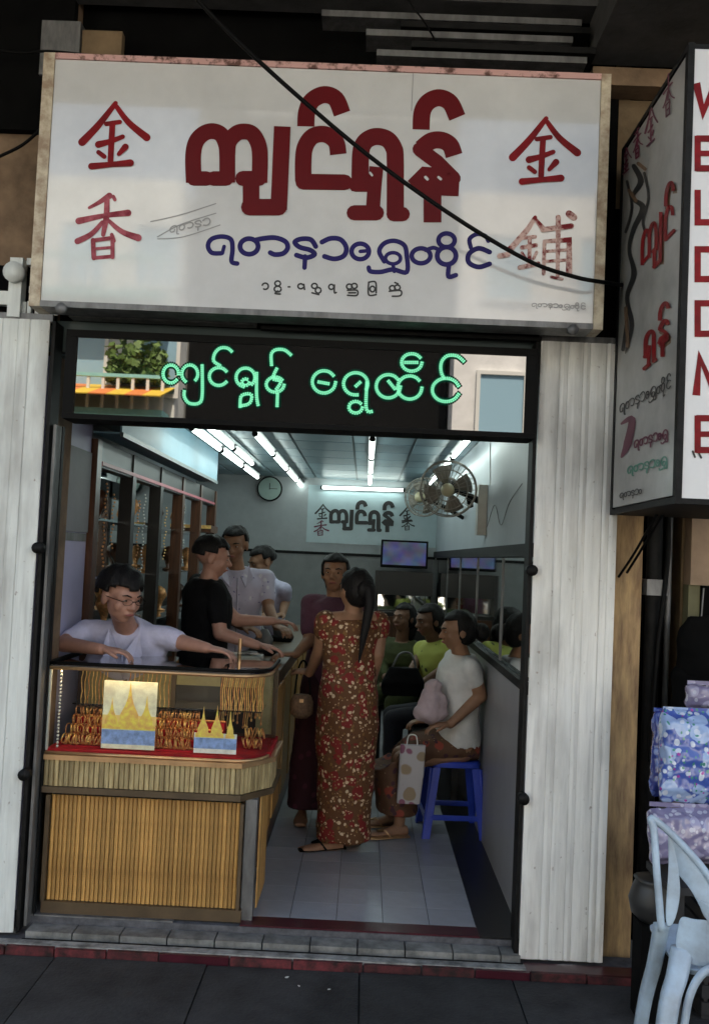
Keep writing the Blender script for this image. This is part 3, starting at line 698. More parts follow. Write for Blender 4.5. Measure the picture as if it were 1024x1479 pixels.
lettering('small_red_lettering', xiang, M['maroon_print'], bl, P3, 0, ox=449, oy=717, sc=.052)
lettering('side_character', xiang, M['black_print'], bl, P3, 0, ox=576, oy=717, sc=.045)
obj('wall_rail', B(-1.4, .755, 6.31, 6.349, 1.615, 1.645), M['dark'], wb)
obj('lower_wall', B(-1.9, .73, 6.32, 6.349, .0, 1.614), mat('lower_back_wall', (.24,.25,.25), .5, var=.1), wb)
bp = thing('back_wall_painted_glow', 'pale blue sheet painting the lit centre of the back wall under the horizontal tube', 'panel', at(520,750,6.345))  # paler sheet paints the lit centre of the back wall
a = at(446,700,6.34); b_ = at(600,790,6.34)
obj('panel', B(a.x, b_.x+.25, 6.342, 6.3495, b_.z+.0, a.z), mat('pale_blue_lit_wall', (.42,.55,.58), .3, var=.05), bp)
def tv(px0, py0, px1, py1, Y, label, col):
    a, b = at(px0, py0, Y), at(px1, py1, Y); t = thing('television', label, 'television', ((a.x+b.x)/2, Y, b.z))
    obj('tv_case', B(a.x, b.x, Y, Y+.08, b.z, a.z), M['rubber'], t, bevel=.006)
    m = bpy.data.materials.new('screen'); m.use_nodes = True; n = m.node_tree.nodes; l = m.node_tree.links; bs = n['Principled BSDF']; bs.inputs['Base Color'].default_value = (.01,.01,.02,1)
    v = n.new('ShaderNodeTexNoise'); v.inputs['Scale'].default_value = 9; v.inputs['Detail'].default_value = 1; tc = n.new('ShaderNodeTexCoord'); l.new(tc.outputs['Object'], v.inputs['Vector'])
    mx = n.new('ShaderNodeMixRGB'); mx.blend_type = 'MULTIPLY'; mx.inputs[0].default_value = .9; mx.inputs[2].default_value = (*col, 1); l.new(v.outputs['Color'], mx.inputs[1]); l.new(mx.outputs[0], bs.inputs['Emission Color']); bs.inputs['Emission Strength'].default_value = .07
    obj('screen', B(a.x+.02, b.x-.02, Y-.003, Y-.0005, b.z+.03, a.z-.02), m, t)
    obj('wall_bracket', B((a.x+b.x)/2-.03, (a.x+b.x)/2+.03, Y+.081, 6.31, b.z+.05, b.z+.12), M['dark'], t)
tv(551,779,617,822,5.9, 'small flat television glowing blue, mounted on the back wall', (.25,.35,1))
dk = thing('back_cupboard', 'dark low cupboard under the television at the back of the shop', 'cupboard', (.3, 6.1, 0))
a = at(548,824,6.0); b_ = at(628,862,6.0)
obj('upper_case', B(a.x, .72, 6.0, 6.3, b_.z, a.z), M['cab_dark'], dk)
obj('window_mirror', B(a.x, .72, 6.27, 6.3, 1.05, b_.z-.01), M['mirror'], dk)
obj('side_panel', B(a.x-.04, a.x-.002, 6.0, 6.3, .02, a.z), M['cab_dark'], dk); obj('lower_case', B(a.x, .72, 6.0, 6.3, .02, 1.04), M['cab_dark'], dk)
obj('cupboard_door', B(a.x+.02, a.x+.30, 5.985, 5.999, .08, 1.0), M['cab_wood'], dk)

# wall fan on the right
def fan(c, d, r, label, mx):
    c, d = Vector(c), Vector(d).normalized(); t = thing('wall_fan', label, 'fan', c, 'fans on the right wall'); a, b = frame_of(d)
    for rad, off in ((r, 0), (r*.97, .035), (r*.97, -.035), (r*.7, .055), (r*.4, .065)):
        obj('guard_ring', T([c+d*off+(a*math.cos(k*math.pi/16)+b*math.sin(k*math.pi/16))*rad for k in range(32)], .004, 5, closed=True), M['fan_metal'], t, True)
    bm = bmesh.new()
    for k in range(28):
        e = a*math.cos(k*2*math.pi/28)+b*math.sin(k*2*math.pi/28)
        tube(bm, [c+d*.07+e*.04, c+d*.06+e*r*.5, c+d*.035+e*r*.95, c+e*r, c-d*.04+e*r*.9, c-d*.06+e*.06], .0016, 4)
    o = obj('guard_wires', bm, M['fan_metal'], t, True)
    for k in range(4):
        bm = bmesh.new(); th = k*math.pi/2+.4
        pts = []
        for rad, w0, w1, tw in ((.04,-.25,.25,.012),(r*.5,-.5,.45,.03),(r*.85,-.55,.35,.028)):
            row = [c+(a*math.cos(th+w0+(w1-w0)*j/4)+b*math.sin(th+w0+(w1-w0)*j/4))*rad+d*tw*(j/2-1)*.6 for j in range(5)]; pts.append([bm.verts.new(p) for p in row])
        for A, Bq in zip(pts, pts[1:]):
            for j in range(4): bm.faces.new((A[j], A[j+1], Bq[j+1], Bq[j]))
        o = obj('fan_blade', bm, mx, t, True); s_ = o.modifiers.new('s', 'SOLIDIFY'); s_.thickness = .002
    bm = bmesh.new(); ball(bm, c+d*.075, (.042,.042,.042), 16, 10); obj('hub_cap', bm, mat('cream_hub', (.55,.50,.32), .4), t, True)
    bm = bmesh.new(); caps(bm, c-d*.05, .05, c-d*.16, .06, 14); obj('motor', bm, M['dark'], t, True)
    return t
M['fan_metal'] = mat('fan_guard_metal', (.34,.32,.28), .4, metal=.5, var=.2)
M['fan_blade'] = mat('fan_blade', (.26,.23,.19), .35, var=.1)
fc = at(647,706,1.7)
f1 = fan(fc, (-.12,-1,-.18), .175, 'round wall fan with cream hub near the doorway', M['fan_blade'])
obj('bracket_arm', T([fc+Vector((.03,.17,.02)), (.64, 1.95, 2.03), (.66,1.98,1.96)], .02, 8), M['dark'], f1, True)
obj('bracket_plate', B(.70, .757, 1.90, 2.02, 1.78, 2.10), M['fan_metal'], f1); obj('bracket_arm', T([(.64,1.95,2.03),(.71,1.96,2.0)], .022, 8), M['dark'], f1)
f2 = fan(at(612,718,3.2), (-.5,-1,-.1), .15, 'second wall fan deeper in the shop, half hidden by the nearer fan', M['fan_blade'])
obj('bracket_arm', T([at(612,718,3.2)+Vector((.05,.13,0)), (.757, 3.4, 1.95)], .016, 6), M['dark'], f2)
fw_ = tag(obj('fan_wire', T(crom([(.752,2.02,1.9),(.752,1.85,1.83),(.752,1.5,1.95),(.752,1.2,1.82),(.752,.9,1.93),(.752,.5,2.0)], 8), .0025, 5), M['grey_metal'], None), 'loose black wire running along the upper right wall', 'wire')
pc = tag(obj('pull_cord', T([at(708,640,1.2), at(708,700,1.2)], .003, 5), M['pearl'], None), 'thin white pull cord hanging from the ceiling beside the fan', 'cord')

# ------------------------------------------------------------------ counter
def slatmat(n, c, c2): return mat(n, c, .45, var=.3, vscale=10, stretch=(6,6,.8), rnd=.28, col2=c2)
M['slat_a'] = slatmat('bamboo_slat', (.48,.27,.085), (.32,.16,.045)); M['slat_b'] = slatmat('pale_bamboo_slat', (.42,.33,.17), (.26,.19,.09))
M['trim'] = mat('dark_trim', (.10,.065,.035), .4, var=.3); M['brass'] = mat('brass_trim', (.62,.38,.20), .3, metal=.7, var=.2)
ct = thing('shop_counter', 'L-shaped jewellery counter faced with upright bamboo slats, left of the aisle', 'counter', (-.9, .2, 0))
obj('carcass', B((-1.34,-.50,.045,.50,.0,.66),(-.90,-.50,.501,4.6,.0,.94)), M['cab_dark'], ct)
obj('plinth', B(-1.34, -.47, .0, .044, .0, .05), M['trim'], ct)
sA = None; n = 44; wA = (.86-.03)/n
for i in range(n):
    x = -1.325+i*wA
    if sA is None:
        bm = slat_bm(0, wA-.0012, .052, .505, [(0,0),(.12,-.006),(.5,-.009),(.88,-.006),(1,0)]); sA = obj('slat', bm, M['slat_a'], ct, loc=(x, .025, 0))
    else: dupe(sA, ct, loc=(x, .025, 0))
obj('base_end', B(-1.345,-1.327,.0,.04,.0505,.505), M['trim'], ct); obj('base_end', B(-.494,-.48,.0,.04,.0505,.505), M['trim'], ct)
obj('corner_post', B(-.475,-.425,.03,.09,.0,.52), M['grey_metal'], ct)
# upper band with a splayed corner
band = [(-1.36,-.0),(-.50,.0),(-.385,.16),(-.385,.42)]
def bandrow(pts, z0, z1, m, nm, step, dep=.012):
    k = 0
    for (xa, ya), (xb, yb) in zip(pts, pts[1:]):
        L = math.hypot(xb-xa, yb-ya); n = max(1, round(L/step)); d = Vector(((xb-xa)/L, (yb-ya)/L, 0)); nn = Vector((d.y, -d.x, 0)); wd = L/n
        base = None
        for i in range(n):
            p = Vector((xa, ya, 0))+d*wd*i
            bm = bmesh.new(); dep = .007; pr_ = [(0,0),(.12,-dep*.8),(.5,-dep),(.88,-dep*.8),(1,0)]
            lo = [bm.verts.new(p+d*u*(wd-.0015)-(-nn)*(-v) + Vector((0,0,z0))) for u, v in pr_]; hi = [bm.verts.new(q.co+Vector((0,0,z1-z0))) for q in lo]
            for j in range(4): bm.faces.new((lo[j], lo[j+1], hi[j+1], hi[j]))
            obj(nm, bm, m, ct)
bandrow(band, .548, .660, M['slat_b'], 'band_slat', .022)
def ring_poly(bm, pts, z0, z1):
    lo = [bm.verts.new((x, y, z0)) for x, y in pts]; hi = [bm.verts.new((x, y, z1)) for x, y in pts]
    bm.faces.new(lo[::-1]); bm.faces.new(hi)
    for i in range(len(pts)): j = (i+1) % len(pts); bm.faces.new((lo[i], lo[j], hi[j], hi[i]))
    return bm
ins = lambda e: [(-1.36-e*0,.0-e),(-.50+e*.3,.0-e),(-.385+e,.16),(-.385+e,.55),(-1.36,.55)]
obj('band_core', ring_poly(bmesh.new(), ins(-.003), .5465, .6615), M['trim'], ct)
obj('band_trim', ring_poly(bmesh.new(), ins(.018), .520, .546), M['trim'], ct)
obj('case_floor', ring_poly(bmesh.new(), ins(.020), .662, .684), M['brass'], ct)
sidebase = [(-.42,.10),(-.42,.45)]
bandrow(sidebase, .03, .515, M['slat_a'], 'side_slat', .02)
obj('side_front', B(-.499,-.46,.56,4.6,.06,.93), M['cab_wood'], ct); obj('side_kick', B(-.53,-.47,.56,4.6,.0,.0595), M['black_tile'], ct)
obj('side_top', B(-.92,-.44,.56,4.6,.9405,.965), M['trim'], ct)
for k, y in enumerate((.8,1.35,1.9,2.45,3.0,3.55,4.1)): obj('side_panel', B(-.4595,-.452,y-.22,y+.22,.15,.85), M['slat_a'], ct)

# glass display case on it
dc = thing('display_case', 'low glass display case with rounded corner on the counter front', 'display case', (-.9, .2, .69))
obj('case_lining', ring_poly(bmesh.new(), [(x*1.0+(.0 if i > 3 else 0), y) for i, (x, y) in enumerate(ins(-.006))], .6845, .705), M['red_cloth'], dc)
arc = [(-1.365,-.005),(-.56,-.005)]+[(-.56+.16*math.sin(t), .155-.16*math.cos(t)) for t in [math.pi/2*k/6 for k in range(1, 7)]]+[(-.40,.50)]
def wallstrip(pts, z0, z1):
    bm = bmesh.new(); lo = [bm.verts.new((x, y, z0)) for x, y in pts]; hi = [bm.verts.new((x, y, z1)) for x, y in pts]
    for i in range(len(pts)-1): bm.faces.new((lo[i], lo[i+1], hi[i+1], hi[i]))
    return bm
obj('front_glass', wallstrip(arc, .6865, 1.062), M['glass'], dc, True)
top = arc+[(-1.365,.50)]
obj('glass_top', ring_poly(bmesh.new(), top, 1.066, 1.076), M['glass_top'], dc)
def rail(z, r, m, nm): obj(nm, T([(x, y, z) for x, y in [(-1.37,.5)]+arc], r, 6), m, dc, True)
rail(1.080, .009, M['rubber'], 'top_rail'); rail(1.059, .0085, M['brass'], 'top_edge'); rail(.690, .008, M['brass'], 'bottom_edge')
obj('back_frame', B(-1.36,-.40,.495,.515,.6855,.72), M['cab_wood'], dc)
obj('back_frame', B(-1.36,-.40,.495,.515,1.035,1.0655), M['cab_wood'], dc)
for x in (-1.36,-1.16,-.92,-.68,-.42): obj('back_post', B(x, x+.022,.495,.515,.7205,1.0345), M['trim'], dc)
for a_, b2 in ((-1.337,-1.162),(-1.137,-.922),(-.897,-.682),(-.657,-.422)): obj('back_door', B(a_, b2, .502,.508,.721,1.034), mat('case_door', (.34,.30,.15), .3, var=.3), dc)
obj('corner_stile', B(-1.368,-1.352,-.004,.012,.70,1.055), M['pearl'], dc)
obj('glass_shelf', B(-1.33,-.45,.26,.48,.86,.866), M['glass_top'], dc)
# tiered trays of bangles
def bangle_bm(r, t):
    return T([(r*math.cos(a), r*math.sin(a), 0) for a in [2*math.pi*k/14 for k in range(14)]], t, 5, closed=True)
protos = []
for r_, t_ in ((.023,.003),(.020,.0038),(.025,.0026)):
    me = bpy.data.meshes.new('bangle'); bm = bangle_bm(r_, t_); bm.to_mesh(me); bm.free(); me.materials.append(M['gold2'] if r_ != .020 else M['gold'])
    for p in me.polygons: p.use_smooth = True
    protos.append(me)
rr = random.Random(11)
def bangles(x0, x1, y, z, side, dx=.016):
    x = x0; k = 0
    while x < x1:
        o = bpy.data.objects.new('bangle', rr.choice(protos)); C.objects.link(o); o.location = (x, y+rr.uniform(-.006,.006), z+.024)
        o.rotation_euler = (rr.uniform(-.25,.25), R(90)+rr.uniform(-.35,.35), rr.uniform(-.3,.3))
        tag(o, side, 'bangle', 'gold bangles packed in rows in the display case'); x += dx*rr.uniform(.8,1.25); k += 1
for row, (y, z) in enumerate(((.09,.712),(.16,.742),(.23,.772),(.30,.802))):
    tz = thing('bangle_tray', ['lowest front red stepped tray in the display case','second red stepped tray from the front of the display case','third red stepped tray from the front of the display case','rear highest red stepped tray in the display case'][row], 'tray', (-.95, y, z-.03), 'stepped trays in the display case')
    obj('tray_board', B(-1.31, -.62, y-.034, y+.034, .706, z), M['red_cloth'], tz)
    obj('tray_rod', T([(-1.31, y, z+.004), (-.62, y, z+.004)], .005, 6), M['gold2'], tz)
    rown = ['front', 'second', 'third', 'rear'][row]
    bangles(-1.31, -1.12, y, z, f'gold bangle at the left end of the {rown} row in the display case', .0105)
    bangles(-.92, -.74, y, z, f'gold bangle between the two golden pagoda pictures, {rown} row of the display case', .0105)
bangles(-.52, -.43, .20, .708, 'gold bangle at the rounded right corner of the display case', .011)
bangles(-.52, -.43, .28, .740, 'gold bangle at the rear right corner of the display case', .011)
# chains hanging at the back of the case
for i in range(40):
    x = -.66+i*.0095 if i < 22 else (-1.33+(i-22)*.017 if i < 30 else -1.10+(i-30)*.021)
    zl = rr.uniform(.76,.86); bm = bmesh.new()
    pts = [(x+.003*math.sin(k*1.3), .40-(.004 if k % 2 else 0), 1.03-(1.03-zl)*k/9) for k in range(10)]
    tube(bm, pts, .0026, 5); ball(bm, (pts[-1][0], pts[-1][1], zl-.006), (.006,.003,.008), 6, 4)
    tag(obj('gold_chain', bm, M['gold'] if i % 3 else M['gold2'], None, True), 'thin gold chain hanging at the %s of the display case' % ('right rear' if i < 22 else 'left rear' if i < 30 else 'middle rear'), 'chain', 'gold chains hanging in the display case at the '+('right' if i < 22 else 'left'))
tag(obj('chain_rail', T([(-1.34,.40,1.035),(-.44,.40,1.035)], .005, 6), M['brass'], None), 'brass rail the gold chains hang from inside the display case', 'rail')
bm = bmesh.new()
for k in range(22): ball(bm, (-1.315, .02, 1.04-k*.0155), .0065, 6, 4)
tag(obj('pearl_strand', bm, M['pearl'], None, True), 'pale pearl strand hanging at the left front edge of the display case', 'necklace')
# two stand-up pictures of golden pagodas
def pic(px0, py0, px1, py1, Y, label, seed):
    a, b = at(px0, py0, Y), at(px1, py1, Y); t = thing('picture_stand', label, 'picture', ((a.x+b.x)/2, Y, b.z))
    x0, x1, z0, z1 = a.x, b.x, .712, a.z; H = z1-z0; Wd = x1-x0
    obj('card', B(x0, x1, Y, Y+.004, z0, z0+H*(.34 if seed else .93)), mat('picture_card', (.9,.88,.80) if seed else (.92,.88,.66), .3, var=.25, vscale=18), t)
    obj('blue_band', B(x0, x1, Y-.001, Y-.0002, z0+.02, z0+H*.26), mat('blue_print_band', (.30,.45,.85), .3, var=.4, vscale=30), t)
    r2 = random.Random(seed); bm = bmesh.new(); kk = 0
    spec = [(.17,.45,.95),(.5,.70,1.4),(.82,.5,1.0)] if not seed else [(.20,.55,1.0),(.52,.58,1.0),(.84,.5,.6)]
    for cx, hh, ww in spec:
        cx = x0+Wd*cx; zz = z0+H*.27; h = H*hh*.95; wv = Wd*.17*ww
        prof = [(1,0),(1,.12),(.75,.16),(.72,.3),(.5,.42),(.32,.52),(.16,.66),(.07,.82),(.0,1)]
        y = Y-.0012-.0004*kk; kk += 1
        bm.faces.new([bm.verts.new((cx-wv*u, y, zz+h*v)) for u, v in prof]+[bm.verts.new((cx+wv*u, y, zz+h*v)) for u, v in prof[:-1][::-1]])
    me = bpy.data.meshes.new('pagoda_cutout'); bm.to_mesh(me); bm.free(); po = obj('pagoda_cutout', me, mat('gold_print', (.95,.72,.12), .3, var=.3, vscale=40, col2=(.85,.45,.14)), t); po.modifiers.new('s','SOLIDIFY').thickness = .002
    if not seed:
        obj('orange_ground', B(x0, x1, Y-.0008, Y-.0001, z0+H*.27, z0+H*.46), mat('orange_print', (.85,.52,.18), .4, var=.4, vscale=35, col2=(.9,.72,.25)), t)
    obj('prop_leg', T([((x0+x1)/2, Y+.005, z0+.1), ((x0+x1)/2, Y+.06, z0-.002)], .003, 5), M['trim'], t)
pic(152, 975, 224, 1068, .035, 'larger bright picture of golden pagodas, left in the display case', 0)
pic(284, 1002, 341, 1090, .03, 'smaller picture of two golden pagodas, right in the display case', 1)

cl_ = thing('added_case_light', 'added thin warm strip light hidden behind the front rail to brighten the display case', 'lamp', (-.9,.02,1.05))  # added light strip, tucked out of view, brightens the case
obj('added_lit_strip', T([(-1.33,.012,1.0575),(-.57,.012,1.0575)], .0035, 6), emis('added_warm_glow', (1,.78,.46), 13), cl_)
obj('added_strip_holder', B(-1.34,-.56,.008,.016,1.0625,1.0655), M['brass'], cl_)
# things on the side counter
sc2 = thing('weighing_scale', 'small grey weighing scale on the side counter before the men', 'scale', (-.66, 1.35, .966))
obj('body', B(-.75,-.57,1.28,1.46,.966,1.01), mat('pale_plastic', (.5,.5,.48), .4), sc2, bevel=.008); bm = bmesh.new(); cyl(bm, (-.66,1.38,1.022), (0,0,1), .06, .012, 20); obj('pan', bm, M['grey_metal'], sc2, True); obj('stem', B(-.665,-.655,1.375,1.385,1.0105,1.0155), M['dark'], sc2)
gs = tag(obj('glass_screen', B(-.68,-.50,.62,.626,.966,1.10), M['glass'], None), 'upright glass screen on the side counter behind the display case', 'glass screen')
rs = tag(obj('brass_rod', T([(-.62,.70,.966),(-.62,.70,1.16)], .009, 8), M['brass'], None), 'short upright brass rod on the counter beside the black T-shirt man', 'rod')
M['lilacprint'] = mat('grey_paper', (.35,.35,.36), .6)
for i, (x, y, r_) in enumerate(((-.62,1.9,.3),(-.7,2.3,.1),(-.6,2.9,.5))):
    t = thing('counter_display', ['nearest','middle','farthest'][i]+' dark padded jewellery stand on the side counter', 'display stand', (x,y,.966), 'jewellery stands on the side counter')
    obj('pad', B(x-.09,x+.09,y-.12,y+.12,.966,1.0), M['rubber'], t, bevel=.01); bm = bmesh.new(); loft(bm, [((x,y,1.001),(.05,0,0),(0,.03,0)),((x,y+.01,1.06),(.06,0,0),(0,.02,0)),((x,y+.02,1.12),(.02,0,0),(0,.012,0))], 12); obj('bust', bm, M['grey_metal'], t, True)
hb = thing('hand_bag', 'round brown woven handbag hanging against the counter side', 'bag', at(436,1018,1.38), None)
q = at(436,1018,1.38)
bm = bmesh.new(); loft(bm, [(q+Vector((0,0,-.075)),(.035,0,0),(0,.03,0)),(q+Vector((0,0,-.05)),(.065,0,0),(0,.045,0)),(q+Vector((0,0,.02)),(.068,0,0),(0,.045,0)),(q+Vector((0,0,.06)),(.05,0,0),(0,.03,0))], 20); obj('bag_body', bm, mat('woven_tan', (.20,.12,.07), .8, var=.4, vscale=60), hb, True)
obj('bag_strap', T(crom([q+Vector((-.045,0,.055)), q+Vector((-.03,.0,.20)), q+Vector((.0,-.05,.26)), q+Vector((.03,0,.20)), q+Vector((.045,0,.055))], 6), .006, 6), M['rubber'], hb, True)
obj('bag_clasp', B(q.x-.012,q.x+.012,q.y-.052,q.y-.044,q.z+.02,q.z+.04), M['brass'], hb)

# ------------------------------------------------------------------ stools and bench
M['blue_plastic'] = mat('blue_plastic', (.015,.05,.42), .35, var=.12, vscale=8, spec=.5)
def stool(x, y, h, label, m, ang=0, w0=.15, w1=.185):
    t = thing('plastic_stool', label, 'stool', (x, y, 0), rz=0); rz = Matrix.Rotation(ang, 3, 'Z')
    P = lambda a, b, c: Vector((x, y, 0))+rz @ Vector((a, b, c))
    bm = bmesh.new(); loft(bm, [(P(0,0,h-.035), rz @ Vector((w0,0,0)), rz @ Vector((0,w0,0))), (P(0,0,h-.008), rz @ Vector((w0,0,0)), rz @ Vector((0,w0,0))), (P(0,0,h), rz @ Vector((w0-.01,0,0)), rz @ Vector((0,w0-.01,0)))], 24, power=6); obj('seat', bm, m, t, bevel=.004)
    for sx in (-1, 1):
        for sy in (-1, 1):
            bm = bmesh.new()
            for (ox_, oy_, wx, wy) in ((-.018*sx, 0, .032, .006), (0, -.018*sy, .006, .032)):
                box_ = [(P(sx*w1+ox_*1.0, sy*w1+oy_, .0), wx*.75, wy if wx > wy else wy*.75), (P(sx*w0*.93+ox_, sy*w0*.93+oy_, h-.036), wx, wy)]
                loft(bm, [(c_, rz @ Vector((a_, 0, 0)), rz @ Vector((0, b_, 0))) for c_, a_, b_ in box_], 8, power=8)
            obj('leg', bm, m, t)
    zz = .12; e = w1-(w1-w0*.93)*zz/h
    for a_, b_ in (((-e,-e),(e,-e)),((e,-e),(e,e)),((e,e),(-e,e)),((-e,e),(-e,-e))):
        d_ = Vector((b_[0]-a_[0], b_[1]-a_[1], 0)).normalized(); up = Vector((0,0,.016)); sd_ = rz @ d_.cross(Vector((0,0,1)))*.005
        bm = bmesh.new(); loft(bm, [(P(a_[0]+d_.x*.03, a_[1]+d_.y*.03, zz), up, sd_), (P(b_[0]-d_.x*.03, b_[1]-d_.y*.03, zz), up, sd_)], 8, power=8); obj('stretcher', bm, m, t)
    return t
stool(.575, 1.60, .435, 'bright blue plastic stool under the woman in white, near the doorway', M['blue_plastic'], R(3))
stool(-1.02, .95, .62, 'tall grey stool behind the counter under the boy in the white shirt', M['grey_metal'], 0)
bn = thing('bench', 'dark wooden bench along the right wall further in', 'bench', (.55, 3.0, 0))
obj('seat', B(.38,.70,2.2,3.9,.40,.44), M['cab_dark'], bn)
for y in (2.3,3.75):
    for x in (.41,.64): obj('leg', B(x,x+.04,y,y+.04,.0,.3995), M['cab_dark'], bn)

# ------------------------------------------------------------------ cables outside
def cable(px, label, r, ys):
    pts = [at(a, b, y) for (a, b), y in zip(px, ys)]
    return tag(obj('cable', T(crom(pts, 8), r, 6), M['rubber'], None, True), label, 'cable')
cable([(255,-40),(290,5),(360,75),(435,143),(520,215),(600,275),(690,335),(770,380),(830,400),(866,407),(900,412)], 'thick black cable sagging diagonally across the front of the signboard', .0085, [-.75,-.72,-.66,-.6,-.56,-.52,-.48,-.44,-.42,-.40,-.2])
cable([(560,-60),(590,0),(615,35),(640,80)], 'thin cable dropping behind the top edge of the signboard', .004, [-.3,-.25,-.2,-.1])
cable([(-30,240),(0,226),(35,208),(68,178)], 'thin black cable crossing the brown wall left of the sign', .007, [-.1,-.1,-.1,-.1])
cable([(-30,70),(30,76),(72,74),(150,82)], 'thin dark cable running level above the left end of the sign', .006, [-.12,-.12,-.12,-.12])
cable([(905,827),(925,795),(945,762),(962,735)], 'upper of two black wires slanting down from the light box', .006, [-.02,-.15,-.25,-.3])
cable([(893,833),(915,800),(935,765),(950,740)], 'lower of two black wires slanting down from the light box', .006, [-.02,-.15,-.25,-.3])
cable([(965,745),(964,800),(958,860),(950,930),(944,1010),(938,1100)], 'dark cable hanging down the gap beside the tan pillar', .012, [.0,.0,.0,.0,.0,.0])

# left: white conduit fixture over the shutter
cf = thing('conduit_bracket', 'weathered white conduit and bracket above the left shutter', 'bracket', at(28,470,-.05))
a = at(30,375,-.06); b_ = at(22,475,-.06)
obj('upright', B(b_.x-.028, b_.x+.028, -.09, -.03, 2.585, a.z), M['shutter_l'], cf)
q = at(27,398,-.06); bm = bmesh.new(); cyl(bm, (q.x, -.10, q.z), (0,1,0), .045, .05, 16); obj('junction_box', bm, M['shutter_l'], cf, True)
q = at(45,415,-.06); obj('cross_bar', B(q.x-.0, q.x+.10, -.08, -.04, q.z-.03, q.z), M['shutter_l'], cf); q = at(48,378,-.06); obj('cross_bar', B(q.x-.02, q.x+.06, -.08, -.04, q.z-.02, q.z+.01), M['shutter_l'], cf)
q = at(0,428,-.06); obj('cross_bar', B(q.x-.2, b_.x-.029, -.08, -.04, q.z-.04, q.z+.02), M['shutter_l'], cf)
q = at(45,440,-.06); obj('small_pipe', B(q.x-.008, q.x+.008, -.08, -.06, 2.606, q.z+.01), M['shutter_l'], cf)
for i in range(6): obj('grille_bar', B(-1.56+i*.028, -1.56+i*.028+.016, -.06, -.05, 2.606, 2.66), M['shutter_l'], cf)
obj('back_board', B(-2.6,-1.434,-.02,.0295,2.58,2.83), M['matte_black'], cf)
q = at(200,458,-.12); tag(obj('head_rail', B(-1.33,-.52,-.13,-.06,2.585,2.615), M['grey_metal'], None), 'pale steel rail between the signboard and the LED sign, left half', 'rail')
tag(obj('head_rail', B(-.5,.72,-.10,-.06,2.575,2.59), M['dark'], None), 'dark steel rail above the right half of the LED sign', 'rail')

# ------------------------------------------------------------------ right: recess, pole, stall
pp = thing('drain_pipe', 'dark vertical pipe with clamp in the gap right of the tan pillar', 'pipe', (1.30, .1, -.08))
obj('pipe', T([(1.28,.06,-.095),(1.28,.06,3.6)], .035, 12), M['dark'], pp, True)
q = at(941,850,.0); obj('clamp', B(1.235,1.325,.0,.12,q.z-.03,q.z+.04), M['grey_metal'], pp)
obj('thin_pipe', T([(1.355,.09,-.095),(1.355,.09,3.3)], .014, 8), M['grey_metal'], pp, True)
bw = thing('shop_next_door', 'beige wall post of the dim shop next door, right edge', 'post', (1.5,.1,0))
a = at(972,762,.08); b_ = at(1010,845,.08)
obj('post', B(1.43,1.53,.02,.115,b_.z,2.6), mat('beige_wall', (.34,.23,.15), .8, var=.2), bw)
obj('lower_post', B(1.43,1.48,.04,.115,.9,b_.z-.001), mat('olive_wall', (.16,.15,.08), .8, var=.2), bw)
obj('dark_board', B(1.485,3.2,.02,.115,-.08,b_.z-.002), M['matte_black'], bw)
# stall: dark crates with packets
M['crate'] = mat('dark_crate', (.02,.02,.022), .7, var=.4)
def crate(x, y, z, wx, wy, h, label):
    t = thing('crate', label, 'crate', (x, y, z), 'dark crates of the stall at the right')
    obj('crate_floor', B(x-wx/2,x+wx/2,y-wy/2,y+wy/2,z,z+.01), M['crate'], t)
    n = 4
    for i in range(n):
        zz = z+.012+i*(h-.012)/n; hh = (h-.012)/n-.014
        for (a0,a1,b0,b1) in ((x-wx/2,x+wx/2,y-wy/2,y-wy/2+.01),(x-wx/2,x+wx/2,y+wy/2-.01,y+wy/2),(x-wx/2,x-wx/2+.01,y-wy/2+.0105,y+wy/2-.0105),(x+wx/2-.01,x+wx/2,y-wy/2+.0105,y+wy/2-.0105)):
            obj('crate_slat', B(a0,a1,b0,b1,zz,zz+hh), M['crate'], t)
    for cx in (x-wx/2+.012, x+wx/2-.026):
        for cy in (y-wy/2+.011, y+wy/2-.025): obj('corner', B(cx,cx+.014,cy,cy+.014,z+.0105,z+h), M['crate'], t)
crate(1.62,-.32,-.082,.55,.36,.26,'lowest dark slatted crate of the stall at the right edge')
crate(1.63,-.32,.18,.52,.36,.24,'second dark slatted crate of the stall at the right edge')
crate(1.64,-.30,.425,.50,.34,.22,'third dark slatted crate, just under the blue packets')
def packet(c, w_, h_, d_, m, label, ry=0, rz=0):
    t = thing('packet', label, 'packet', c, 'plastic packets on the stall'); c = Vector(c); rot = Euler((R(-8), ry, rz)).to_matrix()
    secs = []
    for u, dd, ww in ((-1,.02,.96),(-.93,.2,.97),(-.7,.8,1),(0,1,.98),(.7,.8,1),(.93,.2,.97),(1,.02,.96)):
        secs.append((c+rot @ Vector((0,0,u*h_/2+h_/2)), rot @ Vector((w_/2*ww,0,0)), rot @ Vector((0,d_/2*dd,0))))
    bm = bmesh.new(); loft(bm, secs, 24, power=3.2)
    me = remesh(bm, 'packet_body', .007, 1, 1, noise=.022, nscale=20); obj('packet_body', me, m, t, True)
    q = rot @ Vector((0,0,h_)); obj('top_seal', B(c.x+q.x-w_*.46, c.x+q.x+w_*.46, c.y+q.y-.002, c.y+q.y+.002, c.z+q.z-.004, c.z+q.z+.012), m, t)
M['pk_blue'] = floral('blue_flower_print', (.05,.10,.38), [((.30,.42,.66),.8,.55),((.55,.62,.74),1.7,.33),((.05,.25,.2),2.2,.22),((.35,.04,.32),1.6,.16)], 20)
M['pk_pale'] = floral('lilac_flower_print', (.20,.18,.30), [((.33,.31,.45),1,.5),((.45,.45,.55),1.9,.3)], 22)
M['pk_navy'] = floral('navy_print', (.03,.05,.24), [((.10,.16,.45),1.2,.4)], 22)
